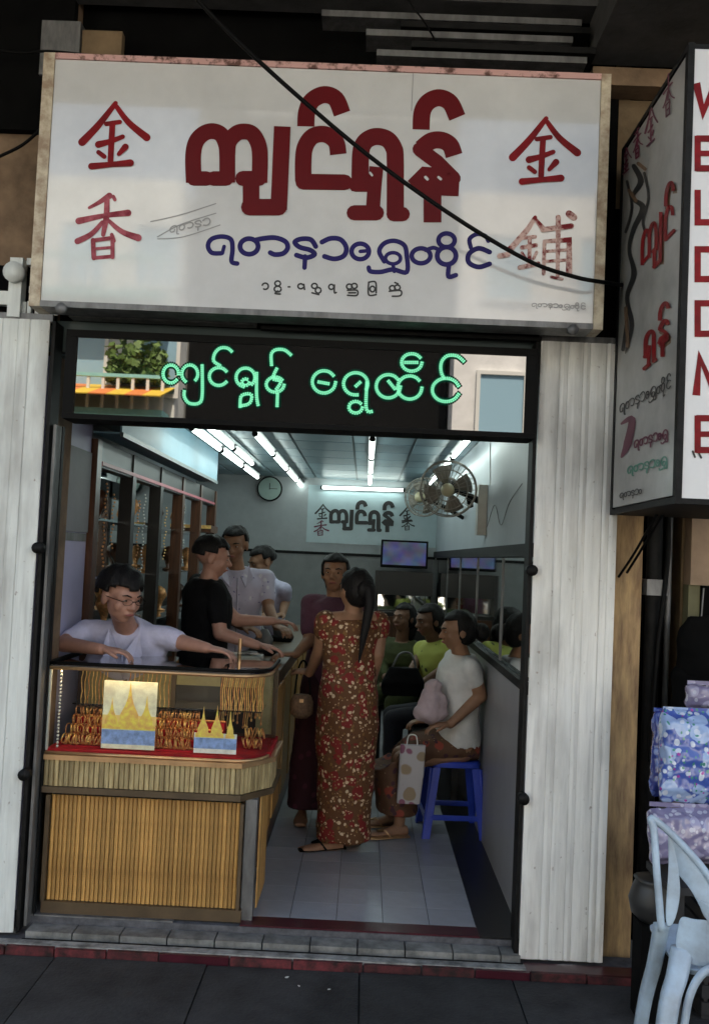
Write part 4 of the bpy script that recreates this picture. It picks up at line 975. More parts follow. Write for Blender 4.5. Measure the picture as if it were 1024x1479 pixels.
for k_ in ('pk_blue','pk_pale','pk_navy'):
    b__ = M[k_].node_tree.nodes['Principled BSDF']; b__.inputs['Roughness'].default_value = .22; b__.inputs['Coat Weight'].default_value = .8
a = atz(1000,1175,.50)
q = at(1012,1172,-.72)
packet((q.x+.02,-.62,q.z), .30,.34,.12, M['pk_blue'], 'big puffed blue packet with pale flowers, front of the stall pile', R(4), R(8))
q = at(968,1170,-.5); packet((q.x+.015,-.42,q.z+.02), .16,.34,.08, M['pk_navy'], 'narrow navy packet leaning behind the big blue packet', R(6), R(14))
q = at(1000,1262,-.78); packet((q.x+.05,-.66,q.z), .34,.20,.13, M['pk_pale'], 'lilac flowered packet lying lowest in front of the stall', R(-2), R(5))
q = at(1030,1030,-.45); packet((q.x+.05,-.36,q.z), .26,.10,.10, M['pk_pale'], 'grey lilac packet on top behind the big blue packet', 0, R(3))
tb = thing('stall_table', 'low dark table that carries the packets of the stall', 'table', (1.5,-.6,-.08))
q = at(1000,1262,-.66); obj('table_top', B(1.12,1.95,-.80,-.50,q.z-.035,q.z-.008), M['crate'], tb)
for x in (1.14,1.88):
    for y in (-.78,-.55): obj('leg', B(x,x+.035,y,y+.035,-.083,q.z-.036), M['crate'], tb)
for i, (px, py, s_, lab) in enumerate(((1010,930,.16,'upper dark bundle hanging in the shop next door'),(1000,990,.14,'lower dark bundle hanging in the shop next door'))):
    q = at(px, py, -.05); t = thing('bundle', lab, 'bundle', q)
    bm = bmesh.new(); r3 = random.Random(i)
    loft(bm, [(q+Vector((.02,0,-.20)),(.07,0,0),(0,.04,0)),(q+Vector((.03,0,-.12)),(.13,0,.02),(0,.06,0)),(q+Vector((.02,0,.03)),(.11,0,-.02),(0,.055,0)),(q+Vector((0,0,.12)),(.05,0,0),(0,.03,0))], 20, power=2.6)
    obj('wrapping', remesh(bm, 'wrapping', .012, 2, 1, .03, 10), M['matte_black'], t, True)
    obj('tie', T([q+Vector((0,-.0,.06)), q+Vector((.01,0,.24))], .004, 5), M['grey_metal'], t)
bt_ = thing('cooking_pot', 'round dark pot on a brick under the stall, beside the chair', 'pot', at(940,1290,-.5))
q = at(944,1295,-.5)
bm = bmesh.new(); lathe(bm, (q.x,q.y,q.z-.09), [(0,0),(.05,0),(.085,.03),(.095,.08),(.08,.13),(.07,.15),(.078,.16),(.06,.162),(0,.175)], 20); obj('pot_body', bm, mat('black_iron', (.03,.03,.03), .45), bt_, True)
obj('pot_stand', B(q.x-.06,q.x+.06,q.y-.06,q.y+.06,-.083,q.z-.092), M['matte_black'], bt_)

# ------------------------------------------------------------------ white-blue plastic armchair at the lower right
M['chair'] = mat('pale_blue_plastic', (.40,.52,.62), .4, var=.25, vscale=7, col2=(.30,.36,.42))
ch = thing('plastic_chair', 'pale blue plastic chair with slotted back at the lower right', 'chair', (1.15,-1.5,-.08))
def cpt(px, py, Y): return at(px, py, Y)
def shellmesh(rows, nm, m=M['chair'], th=.006):
    bm = bmesh.new(); V = [[bm.verts.new(p) for p in r_] for r_ in rows]
    for A, Bq in zip(V, V[1:]):
        for k in range(len(A)-1): bm.faces.new((A[k], A[k+1], Bq[k+1], Bq[k]))
    o = obj(nm, bm, m, ch, True); s_ = o.modifiers.new('s', 'SOLIDIFY'); s_.thickness = th; s_.offset = 0; o.modifiers.new('b', 'SUBSURF').levels = 1; o.modifiers['b'].render_levels = 2; return o
YB = -1.42
def yb(z): return YB+.10*(z-.36)/.45
# back: rim and plate, seen from behind; the back curves round towards the street
def bp_(px, py, dy=0): 
    q = at(px, py, YB+dy); return q
rim = [bp_(955,1345,-.0), bp_(948,1260,.0), bp_(944,1200,.03), bp_(940,1182,.04), bp_(962,1198,.03), bp_(992,1228,.0), bp_(1020,1262,-.03), bp_(1048,1310,-.07), bp_(1066,1390,-.10)]
obj('back_rim', T(crom(rim, 6), .011, 8), M['chair'], ch, True)
shellmesh([[bp_(955,1345), bp_(966,1250,.02), bp_(962,1205,.03), bp_(966,1203,.03)], [bp_(972,1345), bp_(986,1290,.01), bp_(978,1255,.01), bp_(984,1222,.02)], ], 'back_stile')
shellmesh([[bp_(962,1202,.035), bp_(990,1230,.0), bp_(1020,1265,-.03), bp_(1040,1305,-.06)], [bp_(967,1232,.03), bp_(990,1262,.0), bp_(1010,1290,-.03), bp_(1032,1330,-.06)], [bp_(976,1262,.02), bp_(990,1276,.0), bp_(1004,1296,-.03), bp_(1028,1350,-.06)]], 'back_plate')
shellmesh([[bp_(980,1318,.0), bp_(997,1326,-.02), bp_(1014,1326,-.04), bp_(1040,1330,-.07)], [bp_(976,1350,.0), bp_(995,1368,-.02), bp_(1014,1370,-.04), bp_(1046,1370,-.07)], [bp_(972,1368,.0), bp_(990,1392,-.02), bp_(1014,1400,-.04), bp_(1050,1395,-.07)]], 'back_plate')
shellmesh([[bp_(1003,1290,-.03), bp_(1030,1310,-.06), bp_(1050,1340,-.08)], [bp_(1014,1328,-.04), bp_(1034,1340,-.06), bp_(1056,1370,-.08)]], 'back_slat')
def leg(p, nm='leg', w0=.022, w1=.016):
    bm = bmesh.new(); pts = crom(p, 6); n = len(pts)
    secs = [(q, Vector((w0+(w1-w0)*i/n,0,0)), Vector((0,.020,0))) for i, q in enumerate(pts)]
    loft(bm, secs, 10, power=4); obj(nm, bm, M['chair'], ch, True)
g1 = atz(905,1560,-.082); g2 = atz(945,1610,-.082); g3 = atz(1100,1630,-.082)
leg([bp_(955,1335,.05), at(945,1390,-1.32), at(928,1460,-1.29), Vector((at(905,1550,-1.26).x, -1.26, -.08))])
leg([bp_(985,1368,-.0), at(977,1410,-1.46), at(962,1475,-1.50), Vector((at(940,1590,-1.56).x, -1.56, -.08))], 'leg', .032, .024)
leg([at(1062,1390,YB-.10), at(1068,1450,-1.56), Vector((at(1080,1590,-1.6).x, -1.6, -.08))])
leg([at(1045,1375,-1.12), at(1050,1450,-1.08), Vector((at(1055,1500,-1.05).x, -1.05, -.08))])
z0 = at(980,1392,YB).z
xs0, xs1 = at(957,1392,-1.34).x, at(1060,1392,YB).x
bm = bmesh.new(); loft(bm, [(Vector(((xs0+xs1)/2+.02, -1.28, z0-.02)), Vector(((xs1-xs0)/2,0,0)), Vector((0,.17,0))), (Vector(((xs0+xs1)/2+.02, -1.28, z0)), Vector(((xs1-xs0)/2+.01,0,0)), Vector((0,.18,0)))], 28, power=5)
obj('seat', bm, M['chair'], ch, bevel=.004)
obj('arch_brace', T(crom([at(985,1500,-1.50), at(995,1440,-1.49), at(1015,1405,-1.49), at(1045,1395,-1.5), at(1060,1400,-1.52)], 6), .012, 8), M['chair'], ch, True)
# ------------------------------------------------------------------ people
def skinmat(n, c): 
    m = mat(n, c, .55, var=.12, vscale=18); m.node_tree.nodes['Principled BSDF'].inputs['Subsurface Weight'].default_value = .0; return m
M['skin_a'] = skinmat('skin_light_brown', (.40,.205,.15)); M['skin_b'] = skinmat('skin_brown', (.30,.155,.09)); M['skin_c'] = skinmat('skin_deep_brown', (.20,.10,.06))
M['hair'] = mat('black_hair', (.006,.005,.005), .6, var=.3, vscale=60, stretch=(1,1,.2), bump=.5, bscale=160, spec=.25)
M['lip'] = mat('lips', (.25,.07,.06), .5, var=0); M['eye'] = mat('eye_dark', (.01,.008,.008), .2, var=0); M['sclera'] = mat('eye_white', (.30,.26,.23), .3, var=0)
M['shirt_w'] = mat('white_lilac_shirt', (.50,.49,.64), .85, var=.14, vscale=12, bump=.9, bscale=16)
M['shirt_p'] = floral('patterned_shirt', (.48,.46,.58), [((.18,.17,.32),1.6,.13),((.6,.6,.66),1.1,.2)], 16)
M['black_cloth'] = mat('black_cotton', (.004,.004,.005), .9, var=.2, bump=.8, bscale=14, spec=.2); M['purple'] = mat('plum_blouse', (.10,.035,.06), .85, var=.2, bump=.8, bscale=16)
M['maroon_cloth'] = floral('maroon_skirt', (.045,.008,.016), [((.09,.02,.04),1.0,.3)], 16)
M['dress'] = floral('floral_dress', (.12,.045,.014), [((.20,.012,.010),.62,.50),((.20,.10,.03),1.4,.28),((.62,.46,.30),1.25,.27),((.50,.34,.20),1.9,.20),((.06,.02,.01),1.6,.15)], 27)
M['white_blouse'] = mat('white_blouse', (.68,.67,.65), .9, var=.12, vscale=8, bump=.9, bscale=14); M['yellow'] = floral('yellow_blouse', (.42,.45,.10), [((.05,.06,.03),1.1,.25)], 16)
M['olive'] = mat('olive_cloth', (.045,.055,.015), .9, var=.25); M['trouser'] = mat('dark_trousers', (.02,.02,.028), .9, var=.2)
M['batik'] = floral('brown_batik', (.11,.05,.025), [((.28,.05,.03),.8,.35),((.06,.02,.03),1.3,.3),((.25,.16,.08),2,.14)], 16)
V = Vector
def person(label, pel, neck, face_yaw, head, head_yaw, arms, legs, skin='skin_b', top='shirt_w', bottom='trouser', sleeve=.55, hair='short', head_pitch=0, s=1.0, sh=.185, tors=1.0,
           skirt=None, feet=True, hscale=1.0, glasses=False, hem=.05, head_roll=0, dress=None, bottom_name='trousers', top_name='shirt', sho_up=0, hair_size=1.0):
    """yaw: 0 looks along -Y (to the street), 90 looks along +X"""
    pel, neck, head = V(pel), V(neck), V(head)
    t = thing('person', label, 'person', (pel.x, pel.y, 0))
    fy = R(face_yaw); fwd = V((math.sin(fy), -math.cos(fy), 0)); 
    up = (neck-pel).normalized(); right = fwd.cross(up).normalized(); fwd = up.cross(right).normalized(); L = (neck-pel).length
    shl = [neck-up*(.055-sho_up)*s-right*sh*s*sg_ for sg_ in (1, -1)]      # index 0: person's left... side -right
    def torso(k, lo=-.09, neckr=True):
        bm = bmesh.new(); f = s*tors
        secs = [(lo, .15, .105, 0), (.0, .165, .115, 0), (.25, .150, .105, .01), (.45, .140, .10, .01), (.68, .155, .112, .015), (.84, .165, .108, .005), (.93, .135, .085, 0), (1.0, .065, .06, 0)]
        loft(bm, [(pel+up*L*u+fwd*o, right*(a*f+k), fwd*(b*f+k)) for u, a, b, o in secs], 24); return bm
    HR_ = .085*s*min(1, tors)
    hip = [pel-up*.02-right*.085*s, pel-up*.02+right*.085*s]
    bm = torso(0)
    caps(bm, neck-up*.03, .055*s, head-V((0,0,.06*hscale)), .05*s)
    hands = []
    for i, (el, wr, hd) in enumerate(arms):
        el, wr, hd = V(el), V(wr), V(hd).normalized()
        S0 = shl[i]; caps(bm, neck-up*.035, .045*s, S0, .052*s); caps(bm, S0, .052*s, el, .040*s); caps(bm, el, .040*s, wr, .026*s)
        hands.append((wr, hd))
    for i, (kn, an, fd) in enumerate(legs):
        kn, an, fd = V(kn), V(an), V(fd).normalized()
        caps(bm, hip[i], HR_*.9, kn, .055*s); caps(bm, kn, .055*s, an, .034*s)
        fo = an-V((0,0,.05)); side = fd.cross(V((0,0,1)))
        loft(bm, [(fo-fd*.05+V((0,0,.0)), side*.028, V((0,0,.03))), (fo+fd*.03, side*.034, V((0,0,.035))), (fo+fd*.12-V((0,0,.008)), side*.045, V((0,0,.018))), (fo+fd*.185-V((0,0,.012)), side*.032, V((0,0,.012)))], 14)
        for k in range(5):
            p = fo+fd*(.175-.010*k*(1 if i else 1))+side*((k-2)*.016*(1 if i else -1))-V((0,0,.014)); caps(bm, p-fd*.01, .0085, p+fd*.018, .007, 8)
    # hands: palm, four fingers and a thumb from its side
    for i, (wr, hd) in enumerate(hands):
        ref = V((0,0,1)); sd = hd.cross(ref); sd = sd.normalized() if sd.length > .1 else right.copy(); nrm = sd.cross(hd).normalized(); 
        if nrm.z > 0: nrm = -nrm
        sg_ = 1 if i == 0 else -1
        loft(bm, [(wr, sd*.024, nrm*.020), (wr+hd*.03, sd*.036, nrm*.017), (wr+hd*.075, sd*.041, nrm*.014), (wr+hd*.09, sd*.036, nrm*.010)], 14)
        for k, ln in enumerate((.066,.076,.071,.055)):
            b0 = wr+hd*.082+sd*((k-1.5)*.0205*sg_); j1 = b0+hd*ln*.5+nrm*.008; j2 = b0+hd*ln*.8+nrm*.026; j3 = b0+hd*ln*.88+nrm*.044
            caps(bm, b0, .0088, j1, .0084, 8); caps(bm, j1, .0084, j2, .0078, 8); caps(bm, j2, .0078, j3, .0068, 8)
        th0 = wr+hd*.028-sd*.030*sg_; th1 = wr+hd*.062-sd*.054*sg_+nrm*.010; th2 = wr+hd*.088-sd*.056*sg_+nrm*.024
        caps(bm, th0, .0125, th1, .0105, 8); caps(bm, th1, .0105, th2, .0085, 8)
    # head
    hy = R(head_yaw); HR = (Matrix.Rotation(hy, 3, 'Z') @ Matrix.Rotation(R(head_pitch), 3, 'X') @ Matrix.Rotation(R(head_roll), 3, 'Y'))
    hp = lambda x, y, z: head+HR @ (V((x, -y, z))*hscale)       # y forward
    def hb(bm, c, r): ball(bm, hp(*c), tuple(q*hscale for q in r), 20, 14, HR)
    hb(bm, (0,-.012,.032), (.074,.092,.082)); hb(bm, (0,.022,-.030), (.060,.070,.070)); hb(bm, (0,.045,-.072), (.034,.035,.030)); hb(bm, (0,.05,.02), (.058,.045,.055))
    hb(bm, (.040,.055,-.022), (.022,.024,.026)); hb(bm, (-.040,.055,-.022), (.022,.024,.026))
    caps(bm, hp(0,.088,.012), .009*hscale, hp(0,.108,-.018), .0135*hscale, 8); hb(bm, (.012,.097,-.022), (.010,.010,.008)); hb(bm, (-.012,.097,-.022), (.010,.010,.008))
    hb(bm, (0,.088,-.048), (.024,.010,.006)); hb(bm, (0,.086,-.058), (.020,.011,.007)); hb(bm, (0,.088,.028), (.045,.010,.010))
    for sx in (-1, 1): hb(bm, (.076*sx,-.008,-.004), (.011,.022,.034))
    body = remesh(bm, 'body', .0062, 3, .42)
    obj('body', body, M[skin], t, True)
    for sx in (-1, 1):
        e = bmesh.new(); ball(e, hp(.031*sx,.083,.008), (.011*hscale,.006*hscale,.0042*hscale), 12, 8, HR); obj('eye', e, M['sclera'], t, True)
        e = bmesh.new(); ball(e, hp(.031*sx,.0875,.008), (.0052*hscale,.003,.0042*hscale), 10, 6, HR); obj('iris', e, M['eye'], t, True)
        e = bmesh.new(); tube(e, [hp(.014*sx,.097,.028), hp(.033*sx,.094,.034), hp(.050*sx,.080,.029)], [.003,.0045,.002], 6); obj('eyebrow', e, M['hair'], t, True)
    e = bmesh.new(); tube(e, [hp(-.023,.090,-.053), hp(-.010,.099,-.051), hp(.010,.099,-.051), hp(.023,.090,-.053)], [.002,.005,.005,.002], 8); obj('lips', e, M['lip'], t, True)
    # hair
    hm = bmesh.new(); q_ = hair_size
    bmesh.ops.create_uvsphere(hm, u_segments=40, v_segments=26, radius=1)
    dl = []
    rr_ = random.Random(int(abs(pel.x*1000)))
    for v in hm.verts:
        c = v.co; x, y, z = c.x*.086*q_, c.y*.106*q_, c.z*.098*q_
        jag = .008*math.sin(x*260)+.005*math.sin(x*520+1)
        if (y > .040 and z < .034+jag-(.012-.10*max(0, x) if hair == 'parted' else 0)) or (hair in ('short','parted') and y > -.02 and z < .0-.0) or (z < (-.035 if hair in ('short','parted') else -.055)): dl.append(v)
        tuft = 1+.03*math.sin(x*90+y*70)+.02*math.sin(y*160+z*120)
        v.co = hp(x*tuft, y*tuft-.014, z*tuft+.030)
    bmesh.ops.delete(hm, geom=dl, context='VERTS')
    ho = obj('hair', hm, M['hair'], t, True); sm_ = ho.modifiers.new('s', 'SOLIDIFY'); sm_.thickness = .014; sm_.offset = -1
    if hair in ('bun', 'long', 'tail'):
        e = bmesh.new(); ball(e, hp(0,-.040,.0), (.084,.078,.092), 20, 14, HR)
        if hair == 'long': loft(e, [(hp(0,-.06,.02),.078*right,.05*fwd),(hp(0,-.075,-.06),.075*right,.045*fwd),(hp(0,-.08,-.14),.055*right,.035*fwd),(hp(0,-.08,-.20),.02*right,.02*fwd)], 18)
        obj('back_hair', remesh(e, 'back_hair', .008, 2, .6, .012, 30), M['hair'], t, True)
    if hair == 'bun':
        e = bmesh.new(); ball(e, hp(0,-.145,-.02), (.055,.05,.055), 14, 10, HR); ball(e, hp(0,-.10,.0), (.045,.05,.045), 14, 10, HR); obj('hair_bun', e, M['hair'], t, True)
    if hair == 'tail':
        e = bmesh.new(); ball(e, hp(0,-.105,.01), (.055,.04,.06), 14, 10, HR)
        tube(e, crom([hp(0,-.12,.03), hp(.005,-.15,-.05), hp(.02,-.15,-.16), hp(.035,-.14,-.28), hp(.045,-.13,-.38)], 5), [.028,.032,.033,.031,.029,.028,.027,.026,.026,.025,.024,.023,.021,.020,.018,.016,.013,.010,.008,.005,.003], 12); obj('ponytail', e, M['hair'], t, True)
    if glasses:
        gl = bmesh.new()
        for sx in (-1, 1):
            tube(gl, [hp(.032*sx+.024*math.cos(a)*1.0, .103, .006+.013*math.sin(a)) for a in [2*math.pi*k/16 for k in range(16)]], .0012, 5, closed=True)
            tube(gl, [hp(.056*sx,.102,.010), hp(.078*sx,.05,.010), hp(.082*sx,-.01,.006)], .002, 5)
        tube(gl, [hp(-.009,.106,.010), hp(.009,.106,.010)], .002, 5); obj('glasses', gl, M['rubber'], t, True)
    # clothes
    def top_mesh(k=.014):
        bm = bmesh.new()
        secs = [(-.20 if hem > .02 else .04, .160, .112, 0), (.0, .168, .118, 0), (.25, .158, .112, .01), (.45, .150, .108, .01), (.68, .160, .116, .015), (.84, .182, .110, .005), (.93, .150, .086, 0), (.975, .090, .07, 0), (1.005, .066, .062, 0)]
        f = s*tors
        loft(bm, [(pel+up*L*u+fwd*o, right*(a*f+k), fwd*(b*f+k)) for u, a, b, o in secs], 28)
        for i, (el, wr, hd) in enumerate(arms):
            el = V(el); S0 = shl[i]; d = el-S0
            caps(bm, neck-up*.040, .052*s, S0, .060*s)
            if sleeve <= 1: caps(bm, S0, .060*s, S0+d*sleeve, .054*s)
            else: caps(bm, S0, .062*s, el, .050*s); caps(bm, el, .05*s, el+(V(wr)-el)*(sleeve-1), .042*s)
        return bm
    if sleeve > 0:
        sm2 = remesh(top_mesh(), top_name, .010, 3, .6, noise=.014, nscale=11)
        obj(top_name, sm2, M[top], t, True)
        if top in ('shirt_w', 'shirt_p'):
            cb_ = bmesh.new(); tube(cb_, [neck+up*.004+right*.066*math.cos(a)+fwd*(.068*math.sin(a)+.005)-up*.022*max(0, math.sin(a)) for a in [2*math.pi*k/20 for k in range(20)]], .011, 6, closed=True); obj('collar', cb_, M[top], t, True)
            fl_ = bmesh.new()
            for sx in (-1, 1):
                p = lambda a, b, c: neck+right*a*sx+fwd*b+up*c
                ex = .03 if top == 'shirt_w' else 0; pts_ = [p(.074,.02+ex,.030), p(.018,.105+ex,-.030), p(.050,.150+ex,-.090), p(.098,.110+ex,-.040)]
                vs_ = [fl_.verts.new(q) for q in pts_]; fl_.faces.new(vs_)
            co = obj('collar_flap', fl_, M[top], t); co.modifiers.new('s', 'SOLIDIFY').thickness = .008
            pl = bmesh.new(); tube(pl, [pel+up*L*u+fwd*(d_*s*tors+.030) for u, d_ in ((.93,.080),(.84,.108),(.68,.130),(.45,.118),(.25,.118),(.05,.115))], .005, 5); obj('button_placket', pl, M[top], t, True)
    if skirt:
        bm = bmesh.new(); loft(bm, [(V(c), V(a), V(b)) for c, a, b in skirt], 30); n_ = 'dress' if dress else 'skirt'
        if dress:
            f = s*tors; k = .012
            loft(bm, [(pel+up*L*u+fwd*o, right*(a*f+k), fwd*(b*f+k)) for u, a, b, o in ((-.05,.16,.115,0),(.25,.155,.11,.01),(.45,.148,.105,.01),(.68,.158,.115,.015),(.84,.162,.11,.005),(.90,.14,.09,0),(.93,.11,.075,0))], 28)
            for i, (el, wr, hd) in enumerate(arms): d = V(el)-shl[i]; caps(bm, shl[i]-d*.02, .062*s, shl[i]+d*dress, .058*s)
        sk_ = remesh(bm, n_, .009, 3, .6, noise=.02, nscale=7); obj(n_, sk_, M[bottom], t, True)
    elif legs:
        bm = bmesh.new(); loft(bm, [(pel-up*.10, right*.155*s, fwd*.115*s), (pel+up*.08, right*.16*s, fwd*.118*s)], 24)
        for i, (kn, an, fd) in enumerate(legs): caps(bm, hip[i], .098*s, V(kn), .070*s); caps(bm, V(kn), .070*s, V(an), .055*s)
        obj(bottom_name, remesh(bm, bottom_name, .011, 3, .6, .012, 9), M[bottom], t, True)
    return t
def sandals(t, feet, m):
    for an, fd in feet:
        an, fd = V(an), V(fd).normalized(); side = fd.cross(V((0,0,1))); c0 = V((an.x, an.y, .0))
        bm = bmesh.new(); loft(bm, [(c0-fd*.06+V((0,0,.008)), side*.03, V((0,0,.008))), (c0+fd*.03+V((0,0,.008)), side*.032, V((0,0,.008))), (c0+fd*.14+V((0,0,.008)), side*.044, V((0,0,.008))), (c0+fd*.20+V((0,0,.008)), side*.028, V((0,0,.008)))], 16)
        tube(bm, [c0+fd*.06+side*.045+V((0,0,.012)), c0+fd*.09+side*.02+V((0,0,.05)), c0+fd*.13+V((0,0,.045)), c0+fd*.09-side*.02+V((0,0,.05)), c0+fd*.06-side*.045+V((0,0,.012))], .006, 6)
        obj('sandal', bm, m, t, True)
down = (0,0,-1)
# boy leaning on the case
nk = at(184,905,.46); hd_ = at(175,862,.34)
person('boy in a white short-sleeved shirt and glasses leaning on the display case', (nk.x-.06, .93, .70), nk, 4, hd_, 48,
       [(at(262,934,.42), at(302,938,.34), (1,.10,-.05)), (at(86,934,.30), at(140,938,.22), (1,.05,-.02))][::-1] if False else
       [(at(264,928,.46), at(300,936,.36), (1,-.1,-.12)), (at(92,930,.36), at(148,938,.17), (1,-.05,-.04))],
       [((nk.x+.05,.62,.62),(nk.x+.05,.66,.10),(0,-1,0)), ((nk.x-.20,.62,.62),(nk.x-.2,.66,.10),(0,-1,0))], skin='skin_a', top='shirt_w', hair='parted', head_pitch=14, hscale=1.10, glasses=True, sleeve=.62, sh=.20, tors=1.05, hair_size=1.15)
# man in black T-shirt
nk = at(300,836,1.30); hd_ = at(307,806,1.30)
person('man in a black T-shirt turned to the right over the side counter', (nk.x-.03, 1.36, .88), nk, 118, hd_, 100,
       [(at(342,896,1.5), at(395,897,1.5), (1,.1,-.05)), (at(318,915,1.12), at(372,932,1.1), (1,.1,-.1))],
       [((nk.x+.0,1.42,.48),(nk.x-.03,1.45,.08),(1,0,0)), ((nk.x,1.25,.48),(nk.x-.03,1.24,.08),(1,0,0))], skin='skin_a', top='black_cloth', head_pitch=10, sleeve=.62, sh=.175, hair_size=1.08, tors=1.1)
# man in patterned white shirt
nk = at(343,822,2.0); hd_ = at(340,787,1.96)
person('man in a patterned white shirt facing out, behind the man in black', (nk.x, 2.08, .93), nk, 10, hd_, -8,
       [(at(388,878,1.95), at(400,905,1.75), (.6,-.8,-.1)), (at(310,880,1.95), at(350,905,1.75), (.8,-.4,-.1))],
       [((nk.x+.1,2.02,.5),(nk.x+.1,2.1,.08),(0,-1,0)), ((nk.x-.1,2.02,.5),(nk.x-.1,2.1,.08),(0,-1,0))], skin='skin_b', top='shirt_p', head_pitch=14, sleeve=.65)
# man farthest back
nk = at(385,836,3.0); hd_ = at(379,812,3.0)
person('stooping man in a pale blue shirt farthest back behind the counter', (nk.x+.02, 3.1, .90), nk, -40, hd_, -60,
       [(at(412,868,2.95), at(408,888,2.8), (-.4,-.8,0)), (at(372,868,2.9), at(385,888,2.75), (0,-1,0))],
       [((nk.x+.1,3.0,.5),(nk.x+.1,3.1,.08),(0,-1,0)), ((nk.x-.1,3.0,.5),(nk.x-.1,3.1,.08),(0,-1,0))], skin='skin_b', top='shirt_w', head_pitch=20, sleeve=.6)
# woman in plum blouse facing the street
nk = at(486,862,1.62); hd_ = at(484,829,1.60)
bx0 = nk.x-.0
person('woman in a plum blouse and maroon skirt facing the street, behind the floral dress', (bx0-.02, 1.64, .84), nk, -14, hd_, -6,
       [(at(520,930,1.60), at(505,960,1.50), (-.4,-.9,0)), (at(447,925,1.55), at(428,945,1.45), (-1,-.3,0))],
       [((bx0-.0,1.66,.45),(bx0-.02,1.68,.08),(0,-1,0)), ((bx0-.12,1.66,.45),(bx0-.15,1.68,.08),(0,-1,0))], skin='skin_b', top='purple', bottom='maroon_cloth', sleeve=.75, hair='long', sh=.16, tors=.9,
       skirt=[((bx0-.09,1.66,.09),(.155,0,0),(0,.12,0)), ((bx0-.08,1.66,.30),(.155,0,0),(0,.13,0)), ((bx0-.05,1.65,.60),(.165,0,0),(0,.13,0)), ((bx0-.03,1.64,.80),(.165,0,0),(0,.125,0)), ((bx0-.02,1.64,.95),(.14,0,0),(0,.105,0))])
# woman in long floral dress, back to the street
base = atz(483,1222,0); nk = at(510,884,1.10); hd_ = at(513,853,1.08)
cxw = nk.x
t = person('woman in a long brown floral dress with a black ponytail, back to the street', (at(503,1020,1.12).x, 1.12, .80), nk, 200, hd_, 215,
       [(at(462,940,1.15), at(447,972,1.30), (-.6,.8,.1)), (at(545,945,1.12), at(532,1000,1.22), (-.5,.8,-.2))],
       [((base.x+.02,1.10,.42),(base.x+.0,1.12,.075),(-.9,-.35,0)), ((base.x+.10,1.14,.42),(base.x+.08,1.22,.075),(-.9,-.3,0))], skin='skin_b', top='dress', bottom='dress', sleeve=0, hair='tail', sh=.155, tors=.92, dress=.30,
       skirt=[((at(497,1205,1.12).x,1.13,.055),(.150,0,0),(0,.12,0)), ((at(497,1150,1.12).x,1.13,.25),(.150,0,0),(0,.13,0)), ((at(500,1090,1.12).x,1.13,.48),(.160,0,0),(0,.14,0)), ((at(502,1030,1.12).x,1.13,.70),(.178,0,0),(0,.155,0)), ((at(503,990,1.12).x,1.12,.86),(.165,0,0),(0,.135,0)), ((at(505,950,1.12).x,1.12,1.0),(.135,0,0),(0,.105,0))])
sandals(t, [((base.x,1.12,0),(-.9,-.35,0)), ((base.x+.08,1.22,0),(-.9,-.3,0))], M['rubber'])
# seated woman in white
px_ = at(652,1085,1.60); nk = at(668,945,1.56); hd_ = at(661,912,1.53)
kn1 = at(566,1068,1.50); 
t = person('seated woman in a white blouse and brown batik skirt on the blue stool', (px_.x+.03, 1.60, .52), nk, -78, hd_, -80,
       [(at(694,1005,1.42), at(650,1046,1.36), (-1,-.1,-.1)), (at(650,1000,1.75), at(622,1040,1.62), (-1,0,-.1))],
       [((kn1.x+.06,1.45,.435),(kn1.x+.06,1.42,.085),(-.95,-.3,0)), ((kn1.x+.06,1.60,.435),(kn1.x+.02,1.62,.085),(-.95,-.2,0))], skin='skin_b', top='white_blouse', bottom='batik', hem=0, sleeve=.45, hair='bun', head_pitch=8, sh=.175, tors=1.05,
       skirt=[((px_.x+.16,1.60,.50),(0,.0,.07),(0,.12,0)), ((px_.x+.05,1.60,.51),(0,.0,.105),(0,.17,0)), ((px_.x-.12,1.59,.50),(0,0,.10),(0,.18,0)), ((kn1.x+.10,1.53,.47),(.02,0,.115),(0,.185,0)), ((kn1.x+.01,1.53,.455),(.07,0,.085),(0,.185,0)), ((kn1.x-.02,1.52,.40),(.10,0,.02),(0,.185,0)), ((kn1.x+.02,1.52,.28),(.115,0,0),(0,.18,0)), ((kn1.x+.05,1.52,.13),(.125,0,0),(0,.18,0))])
sandals(t, [((kn1.x+.06,1.40,0),(-.95,-.3,0)), ((kn1.x+.02,1.62,0),(-.95,-.2,0))], M['brass'])
q = at(625,1018,1.38); bg_ = thing('cloth_bundle', 'pale pink white cloth bundle held in the lap of the seated woman in white', 'cloth bundle', q)
bm = bmesh.new(); ball(bm, q, (.085,.05,.10), 20, 14); ball(bm, q+V((-.01,0,-.05)), (.10,.055,.06), 20, 14); ball(bm, q+V((.0,0,.10)), (.05,.04,.05), 16, 10); obj('cloth', remesh(bm, 'cloth', .008, 2, 1, .035, 14), mat('pink_white_cloth', (.46,.36,.38), .9, var=.2), bg_, True)
